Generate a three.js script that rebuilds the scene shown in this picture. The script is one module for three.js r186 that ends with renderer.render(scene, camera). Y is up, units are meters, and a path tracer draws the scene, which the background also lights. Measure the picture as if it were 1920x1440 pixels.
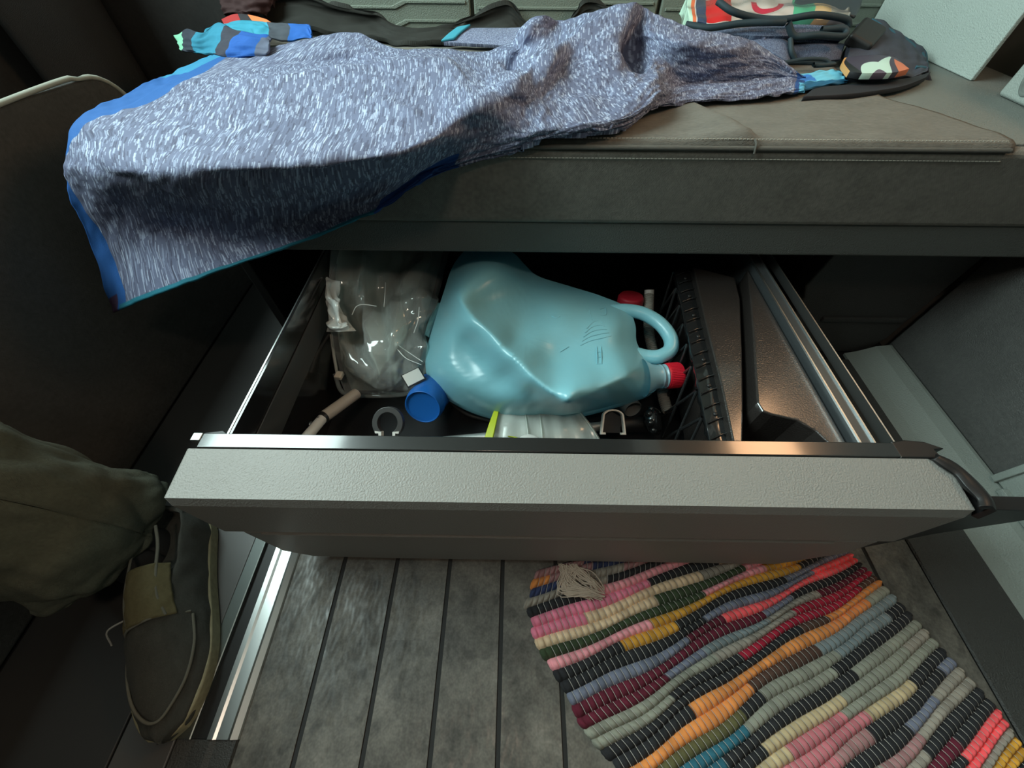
import * as THREE from 'three';
import { RoundedBoxGeometry } from 'three/addons/geometries/RoundedBoxGeometry.js';
import { mergeGeometries } from 'three/addons/utils/BufferGeometryUtils.js';
import { RectAreaLightUniformsLib } from 'three/addons/lights/RectAreaLightUniformsLib.js';
import { ImprovedNoise } from 'three/addons/math/ImprovedNoise.js';

// ---------------------------------------------------------------- camera, light, exposure
const scene = new THREE.Scene();
const F = 717.26, PITCH = 0.928214, YAW = 0.009211, ROLL = 0.005832, EYE = 0.71;
const camera = new THREE.PerspectiveCamera(2 * Math.atan(720 / F) * 180 / Math.PI, 4 / 3, 0.02, 30);
camera.position.set(0, EYE, 0);
camera.rotation.set(-PITCH, YAW, ROLL, 'YXZ');
camera.updateMatrixWorld(true);
const renderer = new THREE.WebGLRenderer({ antialias: true });
renderer.toneMapping = THREE.LinearToneMapping;
renderer.toneMappingExposure = 0.97;
renderer.shadowMap.enabled = true;
RectAreaLightUniformsLib.init();
scene.background = new THREE.Color().setRGB(1.9, 2.4, 2.4);          // overcast daylight outside the van
const WIN = { z0: -1.2, z1: 0.0, y0: 0.95, y1: 1.84, x: -0.98 };
const day = new THREE.RectAreaLight(new THREE.Color().setRGB(0.80, 1.0, 0.97), 15, WIN.z1 - WIN.z0 - 0.06, WIN.y1 - WIN.y0 - 0.06);
day.position.set(WIN.x + 0.02, (WIN.y0 + WIN.y1) / 2, (WIN.z0 + WIN.z1) / 2);
day.lookAt(1, (WIN.y0 + WIN.y1) / 2, (WIN.z0 + WIN.z1) / 2);
scene.add(day);

// ---------------------------------------------------------------- helpers
let seed = 12345;
const rnd = () => { seed |= 0; seed = seed + 0x6D2B79F5 | 0; let t = Math.imul(seed ^ seed >>> 15, 1 | seed); t = t + Math.imul(t ^ t >>> 7, 61 | t) ^ t; return ((t ^ t >>> 14) >>> 0) / 4294967296; };
const noise = new ImprovedNoise();
const N = (x, y, z = 0) => noise.noise(x, y, z);
const V = (x, y, z) => new THREE.Vector3(x, y, z);
const rot = new THREE.Matrix4().extractRotation(camera.matrixWorld);
// surveyed points: where the sight line through a photograph point meets a level, frontal or side plane of the van
const sight = (u, v) => V((u - 960) / F, -(v - 720) / F, -1).applyMatrix4(rot);
const onY = (u, v, y) => { const d = sight(u, v); return d.multiplyScalar((y - EYE) / d.y).add(camera.position); };
const onZ = (u, v, z) => { const d = sight(u, v); return d.multiplyScalar(z / d.z).add(camera.position); };
const onX = (u, v, x) => { const d = sight(u, v); return d.multiplyScalar(x / d.x).add(camera.position); };
const taken = {};
const numbered = (n) => { const k = taken[n] = (taken[n] ?? -1) + 1; return k ? `${n}_${String(k).padStart(3, '0')}` : n; };
function shade(m) { m.castShadow = m.receiveShadow = true; return m; }
function obj(name, geo, mat, parent) {
  const g = Array.isArray(geo) ? mergeGeometries(geo.map(norm)) : geo;
  const m = shade(new THREE.Mesh(g, mat));
  if (parent) { m.name = name; parent.add(m); } else { m.name = numbered(name); scene.add(m); }
  return m;
}
function norm(g) { const h = g.index ? g.toNonIndexed() : g.clone(); for (const k of Object.keys(h.attributes)) if (!['position', 'normal', 'uv'].includes(k)) h.deleteAttribute(k); if (!h.attributes.uv) h.setAttribute('uv', new THREE.BufferAttribute(new Float32Array(h.attributes.position.count * 2), 2)); return h; }
function tag(o, label, category, group) { Object.assign(o.userData, { label, category }); if (group) o.userData.group = group; return o; }
function thing(name, label, category, p = V(0, 0, 0), group) { const g = new THREE.Group(); g.name = numbered(name); g.position.copy(p); scene.add(g); return tag(g, label, category, group); }
function struct(name, geo, mat, parent) { const m = obj(name, geo, mat, parent); if (!parent) m.userData.kind = 'structure'; return m; }
function structGroup(name) { const g = new THREE.Group(); g.name = name; g.userData.kind = 'structure'; scene.add(g); return g; }
const box = (x0, x1, y0, y1, z0, z1, r = 0) => { const w = x1 - x0, h = y1 - y0, d = z1 - z0; const g = r ? new RoundedBoxGeometry(w, h, d, 3, r) : new THREE.BoxGeometry(w, h, d); metreUV(g, w, h, d); g.translate((x0 + x1) / 2, (y0 + y1) / 2, (z0 + z1) / 2); return g; };
function metreUV(g) { const p = g.attributes.position, n = g.attributes.normal, uv = new Float32Array(p.count * 2); for (let i = 0; i < p.count; i++) { const ax = Math.abs(n.getX(i)), ay = Math.abs(n.getY(i)), az = Math.abs(n.getZ(i)); const [a, b] = ay >= ax && ay >= az ? [p.getX(i), p.getZ(i)] : ax >= az ? [p.getZ(i), p.getY(i)] : [p.getX(i), p.getY(i)]; uv[2 * i] = a; uv[2 * i + 1] = b; } g.setAttribute('uv', new THREE.BufferAttribute(uv, 2)); return g; }
// polygon in (a,b) extruded; axis says which way it is pushed
function prism(pts, from, to, axis, bevel = 0, holes = []) {
  const s = new THREE.Shape(pts.map(([a, b]) => new THREE.Vector2(a, b)));
  for (const h of holes) s.holes.push(new THREE.Path(h.map(([a, b]) => new THREE.Vector2(a, b))));
  const g = new THREE.ExtrudeGeometry(s, { depth: to - from - 2 * bevel, bevelEnabled: bevel > 0, bevelSize: bevel, bevelThickness: bevel, bevelOffset: -bevel, bevelSegments: 3, curveSegments: 10 });
  g.translate(0, 0, from + bevel);
  if (axis === 'y') g.applyMatrix4(new THREE.Matrix4().set(1, 0, 0, 0, 0, 0, 1, 0, 0, 1, 0, 0, 0, 0, 0, 1)), flip(g);       // (x,z) pushed up
  if (axis === 'x') g.applyMatrix4(new THREE.Matrix4().set(0, 0, 1, 0, 0, 1, 0, 0, 1, 0, 0, 0, 0, 0, 0, 1)), flip(g);       // (z,y) pushed along x
  g.computeVertexNormals();
  return metreUV(g);
}
function flip(g) { const n = g.index ? g.index.count : g.attributes.position.count; if (g.index) { const a = g.index.array; for (let i = 0; i < n; i += 3) [a[i], a[i + 1]] = [a[i + 1], a[i]]; } else for (const k of Object.keys(g.attributes)) { const a = g.attributes[k], s = a.itemSize; for (let i = 0; i < n; i += 3) for (let c = 0; c < s; c++) { const t = a.array[i * s + c]; a.array[i * s + c] = a.array[(i + 1) * s + c]; a.array[(i + 1) * s + c] = t; } } }
const curve = (pts, closed = false) => new THREE.CatmullRomCurve3(pts, closed, 'catmullrom', 0.5);
const tube = (pts, r, seg = 40, rad = 8, closed = false) => new THREE.TubeGeometry(curve(pts, closed), seg, r, rad, closed);
const ball = (p, r, sx = 1, sy = 1, sz = 1) => { const g = new THREE.SphereGeometry(r, 12, 10); g.scale(sx, sy, sz); g.translate(p.x, p.y, p.z); return g; };
function capped(pts, r, seg = 24, rad = 10) { return [tube(pts, r, seg, rad), ball(pts[0], r), ball(pts[pts.length - 1], r)]; }
function rod(a, b, r, r2 = r, seg = 28, open = false) { const d = b.clone().sub(a), L = d.length(); const g = new THREE.CylinderGeometry(r2, r, L, seg, 1, open); g.translate(0, L / 2, 0); g.applyQuaternion(new THREE.Quaternion().setFromUnitVectors(V(0, 1, 0), d.normalize())); g.translate(a.x, a.y, a.z); return g; }
function lathe(profile, a, b, seg = 40) { const d = b.clone().sub(a).normalize(); const g = new THREE.LatheGeometry(profile.map(([r, y]) => new THREE.Vector2(r, y)), seg); g.applyQuaternion(new THREE.Quaternion().setFromUnitVectors(V(0, 1, 0), d)); g.translate(a.x, a.y, a.z); return g; }
const cr = (a, b, c, d, t) => 0.5 * (2 * b + (c - a) * t + (2 * a - 5 * b + 4 * c - d) * t * t + (3 * b - a - 3 * c + d) * t * t * t);
// cloth: a grid of points joined by a smooth sheet with a thickness
function sheetPoints(grid, nu, nv) {
  const R = grid.length, C = grid[0].length, out = [];
  const row = (r, x) => { const i = Math.min(C - 2, Math.floor(x)), t = x - i, q = (k) => grid[r][Math.max(0, Math.min(C - 1, k))]; const a = q(i - 1), b = q(i), c = q(i + 1), d = q(i + 2); return V(cr(a.x, b.x, c.x, d.x, t), cr(a.y, b.y, c.y, d.y, t), cr(a.z, b.z, c.z, d.z, t)); };
  for (let j = 0; j <= nv; j++) {
    const y = j / nv * (R - 1), r = Math.min(R - 2, Math.floor(y)), t = y - r;
    for (let i = 0; i <= nu; i++) {
      const x = i / nu * (C - 1), k = (m) => row(Math.max(0, Math.min(R - 1, m)), x);
      const a = k(r - 1), b = k(r), c = k(r + 1), d = k(r + 2);
      out.push(V(cr(a.x, b.x, c.x, d.x, t), cr(a.y, b.y, c.y, d.y, t), cr(a.z, b.z, c.z, d.z, t)));
    }
  }
  return out;
}
function solidSheet(P, nu, nv, thick, wrinkle, fix) {
  const W = nu + 1, nor = (P) => P.map((p, k) => { const i = k % W, j = (k - i) / W; const a = P[j * W + Math.max(0, i - 1)], b = P[j * W + Math.min(nu, i + 1)], c = P[Math.max(0, j - 1) * W + i], d = P[Math.min(nv, j + 1) * W + i]; return b.clone().sub(a).cross(c.clone().sub(d)).normalize(); });
  let n = nor(P);
  if (wrinkle) { P = P.map((p, k) => p.clone().addScaledVector(n[k], wrinkle((k % W) / nu, Math.floor(k / W) / nv, p))); if (fix) P.forEach(fix); n = nor(P); }
  const Q = P.map((p, k) => p.clone().addScaledVector(n[k], -thick)), pos = [], uv = [], idx = [], M = P.length;
  for (const S of [P, Q]) S.forEach((p, k) => { pos.push(p.x, p.y, p.z); uv.push((k % W) / nu, 1 - Math.floor(k / W) / nv); });
  for (let j = 0; j < nv; j++) for (let i = 0; i < nu; i++) { const a = j * W + i, b = a + 1, c = a + W, d = c + 1; idx.push(a, c, b, b, c, d, M + a, M + b, M + c, M + b, M + d, M + c); }
  const edge = (a, b) => idx.push(a, b, M + a, b, M + b, M + a);
  for (let i = 0; i < nu; i++) { edge(i, i + 1); edge(nv * W + i + 1, nv * W + i); }
  for (let j = 0; j < nv; j++) { edge((j + 1) * W, j * W); edge(j * W + nu, (j + 1) * W + nu); }
  const g = new THREE.BufferGeometry(); g.setAttribute('position', new THREE.Float32BufferAttribute(pos, 3)); g.setAttribute('uv', new THREE.Float32BufferAttribute(uv, 2)); g.setIndex(idx); g.computeVertexNormals();
  return g;
}
const cloth = (grid, nu, nv, thick = 0.003, wrinkle, fix) => solidSheet(sheetPoints(grid, nu, nv), nu, nv, thick, wrinkle, fix);
// heights through scattered points
function spline(pts, soft = true) {
  const n = pts.length, m = n + 3, A = [], b = [];
  const k = (dx, dy) => { const r = Math.hypot(dx, dy) / 100; return soft ? r * r * r : r; };
  for (let i = 0; i < m; i++) { A.push(new Float64Array(m)); b.push(0); }
  for (let i = 0; i < n; i++) { for (let j = 0; j < n; j++) A[i][j] = k(pts[i][0] - pts[j][0], pts[i][1] - pts[j][1]); A[i][n] = A[n][i] = 1; A[i][n + 1] = A[n + 1][i] = pts[i][0]; A[i][n + 2] = A[n + 2][i] = pts[i][1]; b[i] = pts[i][2]; }
  for (let c = 0; c < m; c++) { let p = c; for (let r = c + 1; r < m; r++) if (Math.abs(A[r][c]) > Math.abs(A[p][c])) p = r; [A[c], A[p]] = [A[p], A[c]]; [b[c], b[p]] = [b[p], b[c]]; for (let r = c + 1; r < m; r++) { const f = A[r][c] / A[c][c]; if (f) { for (let q = c; q < m; q++) A[r][q] -= f * A[c][q]; b[r] -= f * b[c]; } } }
  const w = new Float64Array(m); for (let r = m - 1; r >= 0; r--) { let s = b[r]; for (let q = r + 1; q < m; q++) s -= A[r][q] * w[q]; w[r] = s / A[r][r]; }
  return (x, y) => { let s = w[n] + w[n + 1] * x + w[n + 2] * y; for (let i = 0; i < n; i++) s += w[i] * k(x - pts[i][0], y - pts[i][1]); return s; };
}
// textures
function data(w, h, fn, rx, ry, srgb = false) {
  const a = new Uint8Array(w * h * 4);
  for (let y = 0; y < h; y++) for (let x = 0; x < w; x++) { const c = fn(x / w, y / h); const k = (y * w + x) * 4; for (let q = 0; q < 3; q++) a[k + q] = Math.max(0, Math.min(255, Math.round((Array.isArray(c) ? c[q] : c) * 255))); a[k + 3] = 255; }
  const t = new THREE.DataTexture(a, w, h); t.wrapS = t.wrapT = THREE.RepeatWrapping; t.magFilter = THREE.LinearFilter; t.minFilter = THREE.LinearMipmapLinearFilter; t.generateMipmaps = true; t.repeat.set(rx, ry); if (srgb) t.colorSpace = THREE.SRGBColorSpace; t.needsUpdate = true; return t;
}
function canvasTexture(w, h, draw) { const c = document.createElement('canvas'); c.width = w; c.height = h; draw(c.getContext('2d'), w, h); const t = new THREE.CanvasTexture(c); t.colorSpace = THREE.SRGBColorSpace; t.wrapS = t.wrapT = THREE.ClampToEdgeWrapping; return t; }
const wrapN = (x, y, s, z) => { const a = x * s, b = y * s, n = (i, j) => N(a - i * s, b - j * s, z); const fx = x, fy = y; return (n(0, 0) * (1 - fx) + n(1, 0) * fx) * (1 - fy) + (n(0, 1) * (1 - fx) + n(1, 1) * fx) * fy; };
const lin = (r, g, b) => new THREE.Color().setRGB(r, g, b);
const S = (c, rough = 0.6, o = {}) => new THREE.MeshStandardMaterial({ color: c, roughness: rough, ...o });
const Ph = (c, rough = 0.4, o = {}) => new THREE.MeshPhysicalMaterial({ color: c, roughness: rough, ...o });
const grain = data(512, 512, (x, y) => 0.5 + 0.8 * wrapN(x, y, 70, 1) + 0.6 * wrapN(x, y, 130, 2), 6, 6);          // leather-grained plastic
const weave = data(256, 256, (x, y) => 0.5 + 0.25 * Math.sin(x * 256 * Math.PI / 2) * Math.sin(y * 256 * Math.PI / 2) + 0.5 * wrapN(x, y, 70, 3), 6, 6);
const felt = data(256, 256, (x, y) => { const n = 0.80 + 0.22 * wrapN(x, y, 80, 5) + 0.16 * wrapN(x, y, 9, 6) + 0.14 * wrapN(x, y, 30, 7); return [n, n, n]; }, 2.2, 2.2);
const M = {
  trim: S(lin(0.145, 0.150, 0.142), 0.55, { bumpMap: grain, bumpScale: 0.0009 }),
  trimDark: S(lin(0.050, 0.050, 0.047), 0.6, { bumpMap: grain, bumpScale: 0.0008 }),
  greenGrey: S(lin(0.27, 0.305, 0.28), 0.55, { bumpMap: grain, bumpScale: 0.0006 }),
  front: S(lin(0.262, 0.256, 0.238), 0.5, { bumpMap: grain, bumpScale: 0.00035 }),
  seat: S(lin(0.195, 0.185, 0.160), 0.92, { map: felt, bumpMap: weave, bumpScale: 0.0008 }),
  panelCloth: S(lin(0.085, 0.084, 0.078), 0.95, { map: felt, bumpMap: weave, bumpScale: 0.0008 }),
  black: S(lin(0.012, 0.012, 0.012), 0.5),
  blackGloss: Ph(lin(0.012, 0.0125, 0.013), 0.16, { clearcoat: 0.6, clearcoatRoughness: 0.1 }),
  rubber: S(lin(0.010, 0.010, 0.0105), 0.45),
  alu: S(lin(0.72, 0.75, 0.74), 0.32, { metalness: 1 }),
  aluDull: S(lin(0.42, 0.44, 0.43), 0.4, { metalness: 1 }),
  stripe: Ph(lin(0.010, 0.010, 0.010), 0.2, { clearcoat: 1, clearcoatRoughness: 0.09 }),
  white: S(lin(0.72, 0.72, 0.68), 0.4),
};

// ---------------------------------------------------------------- the van shell
struct('floor', box(-1.02, 1.0, -0.04, -0.002, -1.75, 1.3), S(lin(0.010, 0.0098, 0.0095), 0.7));
struct('ceiling', box(-1.02, 1.0, 1.9, 1.94, -1.75, 1.3), S(lin(0.16, 0.16, 0.15), 0.8));
{ // left side of the van with the opening of the sliding-door window
  const w = prism([[-1.75, 0], [1.3, 0], [1.3, 1.9], [-1.75, 1.9]], -1.02, -0.98, 'x', 0, [[[WIN.z0, WIN.y0], [WIN.z1, WIN.y0], [WIN.z1, WIN.y1], [WIN.z0, WIN.y1]]]);
  struct('wall_left', w, S(lin(0.03, 0.03, 0.028), 0.85, { map: felt }));
  const win = structGroup('window_1');
  obj('window_frame', prism([[WIN.z0 - .03, WIN.y0 - .03], [WIN.z1 + .03, WIN.y0 - .03], [WIN.z1 + .03, WIN.y1 + .03], [WIN.z0 - .03, WIN.y1 + .03]], -0.985, -0.968, 'x', 0.003, [[[WIN.z0, WIN.y0], [WIN.z1, WIN.y0], [WIN.z1, WIN.y1], [WIN.z0, WIN.y1]]]), M.trimDark, win);
  obj('pane', box(-1.006, -1.002, WIN.y0, WIN.y1, WIN.z0, WIN.z1), Ph(lin(0.95, 0.98, 0.97), 0.02, { transmission: 1, thickness: 0 }), win);
}
struct('wall_right', box(0.925, 0.965, 0, 1.9, -1.75, 1.3), S(lin(0.2, 0.2, 0.185), 0.7));
struct('wall_front', box(-1.02, 0.965, 0, 1.9, 1.26, 1.3), S(lin(0.08, 0.08, 0.076), 0.8));
{ // ribbed panel behind the bench
  const w = structGroup('wall_back'); w.position.z = 0.16;
  const m = S(lin(0.17, 0.20, 0.165), 0.6, { bumpMap: grain, bumpScale: 0.0006 });
  obj('backing', box(-0.51, 0.925, 0, 1.9, -1.42, -1.36), m, w);
  obj('dark_lining', box(-0.98, -0.51, 0, 1.9, -1.42, -1.33), S(lin(0.03, 0.029, 0.027), 0.9, { map: felt }), w);
  for (const [x0, x1] of [[-0.50, -0.108], [-0.100, 0.305], [0.313, 0.80]]) {
    const p = obj('panel', box(x0, x1, 0.30, 0.95, -1.361, -1.335, 0.004), m, w);
    for (const [y, h] of [[0.497, 0.005], [0.528, 0.005], [0.57, 0.005]]) obj('rib', prism([[x0 + .01, y], [(x0 + x1) / 2 + .03, y], [(x0 + x1) / 2 + .055, y + .009], [x1 - .01, y + .009], [x1 - .01, y + .009 + h], [(x0 + x1) / 2 + .048, y + .009 + h], [(x0 + x1) / 2 + .022, y + h], [x0 + .01, y + h]], -1.337, -1.3318, 'z', 0.0012), m, p);
  }
}
// planks of the floor: each a strip of grey wood-look decking with dark joints
{
  const wood = (k) => data(128, 1024, (x, y) => {
    const n = 0.60 + 0.13 * N(x * 2 + k * 7, y * 18, k) + 0.10 * N(x * 4, y * 44 + k * 3, 4 + k) + 0.09 * N(x * 14, y * 140, 9 + k) + 0.09 * N(x * 34, y * 320, 14 + k) + 0.14 * N(x * 1.5, y * 9, 20 + k);
    const m = N(x * 4 + 3 * k, y * 32, 30 + k), stain = m > 0.3 ? -Math.min(0.09, (m - 0.3) * 0.6) : 0;
    const q = Math.max(0.2, n + stain) * 0.66; return [q * 1.02, q * 0.985, q * 0.93];
  }, 1, 1, true);
  const gloss = data(128, 512, (x, y) => 0.52 + 0.26 * N(x * 20, y * 60, 3) + 0.2 * N(x * 6, y * 18, 5), 1, 1);
  const mats = [0, 1, 2, 3, 4].map((k) => { const t = wood(k); return S(lin(0.80, 0.79, 0.76), 1, { map: t, roughnessMap: gloss, bumpMap: t, bumpScale: 0.0006 }); });
  const fl = scene.getObjectByName('floor');
  for (let k = 0; k < 12; k++) {
    const x0 = Math.max(-0.3685, -0.374 + k * 0.0905), x1 = Math.min(0.70, -0.374 + (k + 1) * 0.0905 - 0.0068);
    const g = new RoundedBoxGeometry(x1 - x0, 0.008, 2.2, 1, 0.0005); const p = g.attributes.position, uv = g.attributes.uv;
    for (let i = 0; i < p.count; i++) uv.setXY(i, (p.getX(i) + (x1 - x0) / 2) / (x1 - x0) * 0.9 + 0.05, (p.getZ(i) + 1.1) / 2.2 * 2.4 + k * 0.31);
    g.translate((x0 + x1) / 2, -0.004, -0.2);
    const m = obj('plank', g, mats[k % 5], fl);
  }
}
{ // step sill and seat rail along the sliding door
  const rail = thing('seat_rail', 'bright aluminium seat rail let into the floor beside the shoe', 'rail', V(-0.40, 0, 0));
  const sh = (g) => g.translate(0.40, 0, 0);
  obj('rail_flange', sh(prism([[-0.409, 0], [-0.368, 0], [-0.369, 0.004], [-0.377, 0.008], [-0.381, 0.0065], [-0.397, 0.0065], [-0.401, 0.008], [-0.4085, 0.008]], -1.05, 0.0805, 'z')), M.alu, rail);
  obj('rail_flange', sh(prism([[-0.4515, 0], [-0.4305, 0], [-0.4305, 0.008], [-0.432, 0.0085], [-0.4515, 0.0055]], -1.05, 0.0805, 'z')), S(lin(0.3, 0.33, 0.32), 0.42, { metalness: 1 }), rail);
  obj('slot', sh(box(-0.4305, -0.409, 0, 0.0015, -1.05, 0.0805)), M.black, rail);
  obj('rail_end', sh(prism([[-0.452, 0], [-0.368, 0], [-0.370, 0.0045], [-0.397, 0.003], [-0.405, 0.0055], [-0.428, 0.003], [-0.450, 0.005]], 0.081, 0.42, 'z')), M.trimDark, rail);
  const sill = thing('step_sill', 'dark stepped plastic sill between the floor rail and the door side', 'sill', V(-0.6, 0, 0));
  const s2 = (g) => g.translate(0.6, 0, 0);
  obj('sill_plate', s2(box(-0.527, -0.4525, -0.002, 0.005, -1.05, 0.42, 0.002)), S(lin(0.10, 0.10, 0.098), 0.34), sill);
  obj('sill_plate', s2(box(-0.75, -0.530, -0.002, 0.004, -1.05, 0.42, 0.002)), S(lin(0.035, 0.035, 0.034), 0.5), sill);
}
{ // upholstered low side panel on the door side, with a pale piped edge
  const z0 = -0.885, top = 0.505, r = 0.075, pts = [[0.55, 0], [z0, 0], [z0, top - 0.16]];
  for (let k = 0; k <= 8; k++) { const a = Math.PI - k / 8 * Math.PI / 2; pts.push([z0 + r + r * Math.cos(a), top - 0.012 - r + r * Math.sin(a)]); }
  pts.push([-0.64, top], [0.55, top + 0.02]);
  const sp = thing('side_panel', 'dark charcoal cloth side panel with pale piping along its top edge', 'panel', V(-0.86, 0, 0));
  obj('panel_body', prism(pts.slice().reverse(), -0.782, -0.755, 'x', 0.006).translate(0.86, 0, 0), M.panelCloth, sp);
  const edge = pts.slice(3).map(([z, y]) => V(-0.756 + 0.86, y + 0.001, z + 0.001));
  obj('piping', tube(edge, 0.004, 90, 8), S(lin(0.42, 0.44, 0.38), 0.7), sp).userData.label = 'pale grey piping';
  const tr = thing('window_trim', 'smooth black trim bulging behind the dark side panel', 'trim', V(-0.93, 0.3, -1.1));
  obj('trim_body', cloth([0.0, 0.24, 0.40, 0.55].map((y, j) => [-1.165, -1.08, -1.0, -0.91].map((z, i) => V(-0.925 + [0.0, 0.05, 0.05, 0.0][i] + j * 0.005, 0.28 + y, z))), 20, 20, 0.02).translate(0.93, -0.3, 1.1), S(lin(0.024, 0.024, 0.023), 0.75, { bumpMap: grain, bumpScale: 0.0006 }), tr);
}
{ // right side: kitchen cabinet front, plinth and the bright upper panel
  const cab = thing('cabinet', 'dark grey cabinet side with a pale green plinth beside the drawer', 'cabinet', V(0.9, 0, -0.2));
  const o = (g) => g.translate(-0.9, 0, 0.2);
  obj('cabinet_side', o(box(0.903, 0.925, 0.035, 0.62, -0.643, 0.9, 0.004)), S(lin(0.105, 0.105, 0.10), 0.6, { map: felt, bumpMap: grain, bumpScale: 0.0006 }), cab);
  obj('plinth', o(prism([[0.81, 0], [0.903, 0], [0.903, 0.036], [0.895, 0.037], [0.868, 0.032], [0.835, 0.014], [0.81, 0.006]], -0.635, 0.9, 'z')), M.greenGrey, cab);
  obj('plinth_skirt', o(prism([[0.702, 0], [0.81, 0], [0.81, 0.006], [0.704, 0.003]], -0.615, 0.9, 'z')), M.trimDark, cab);
  const fr = obj('drawer_track', o(box(0.893, 0.903, 0.04, 0.30, -0.30, 0.9, 0.003)), M.greenGrey, cab);
  obj('track_rail', o(prism([[-0.302, 0.042], [-0.290, 0.040], [-0.285, 0.155], [-0.297, 0.157]], 0.886, 0.896, 'x', 0.002)), M.greenGrey, fr);
  obj('recess', o(box(0.888, 0.8935, 0.052, 0.085, -0.222, 0.3, 0.001)), M.trimDark, fr);
  obj('recess_edge', o(box(0.8865, 0.8935, 0.086, 0.092, -0.226, 0.3, 0.001)), M.trimDark, fr);
  obj('step_ledge', o(box(0.880, 0.895, 0.036, 0.048, -0.275, 0.3, 0.003)), M.greenGrey, fr);
  const up = thing('wall_panel', 'pale green-grey wall panel rising behind the right end of the bench', 'panel', V(0.8, 0.5, -1.0));
  obj('panel_board', box(0.79, 0.798, 0.495, 1.25, -1.172, -0.836, 0.002).translate(-0.8, -0.5, 1.0), S(lin(0.34, 0.39, 0.36), 0.6, { bumpMap: grain, bumpScale: 0.0006 }), up);
  const po = thing('door_post', 'pale plastic post with a moulded oval at the bench corner', 'post', V(0.8, 0.5, -0.7));
  obj('post_board', box(0.782, 0.812, 0.495, 0.70, -0.765, -0.60, 0.006).translate(-0.8, -0.5, 0.7), M.greenGrey, po);
  obj('oval_moulding', new THREE.TorusGeometry(0.03, 0.003, 8, 32).scale(0.7, 1.4, 1).rotateY(Math.PI / 2).translate(-0.018, 0.05, -0.025), M.greenGrey, po);
}
{ // warm strip lamp under the wall cupboard on the kitchen side (only its reflection and glow reach the picture)
  const cu = thing('wall_cupboard', 'pale wall cupboard above the kitchen side', 'cupboard', V(0.8, 1.5, -0.6));
  obj('cupboard_body', box(-0.12, 0.12, 0, 0.35, -0.5, 0.9, 0.01), S(lin(0.35, 0.33, 0.3), 0.6), cu);
  const la = thing('reading_lamp', 'warm rectangular wall lamp beneath the cupboard', 'lamp', V(0.915, 1.15, -0.66));
  obj('lamp_housing', box(-0.012, 0.01, -0.175, 0.175, -0.16, 0.16, 0.008), M.white, la);
  obj('diffuser', box(-0.016, -0.011, -0.16, 0.16, -0.145, 0.145, 0.002), new THREE.MeshStandardMaterial({ color: lin(0.9, 0.7, 0.5), roughness: 0.5, emissive: lin(1.0, 0.52, 0.24), emissiveIntensity: 9 }), la);
  const L = new THREE.RectAreaLight(lin(1.0, 0.60, 0.34), 4.5, 0.29, 0.32); L.position.set(-0.02, 0, 0); la.add(L); L.lookAt(-1, 1.15, -0.66);
}
{ // ceiling lamp towards the front of the van
  const la = thing('ceiling_lamp', 'white round ceiling lamp over the front of the van floor', 'lamp', V(-0.1, 1.9, 0.42));
  obj('lamp_body', lathe([[0, 0], [0.115, 0], [0.115, 0.02], [0.1, 0.028], [0, 0.028]], V(0, 0, 0), V(0, -1, 0)), M.white, la);
  obj('diffuser', lathe([[0, 0.027], [0.098, 0.027], [0.09, 0.036], [0, 0.04]], V(0, 0, 0), V(0, -1, 0)), new THREE.MeshStandardMaterial({ color: lin(0.9, 0.85, 0.8), emissive: lin(1, 0.84, 0.7), emissiveIntensity: 1 }), la);
  const L = new THREE.RectAreaLight(lin(1.0, 0.77, 0.60), 36, 0.17, 0.17); L.position.set(0, -0.045, 0); la.add(L); L.lookAt(-0.1, 0, 0.42);
}

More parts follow.
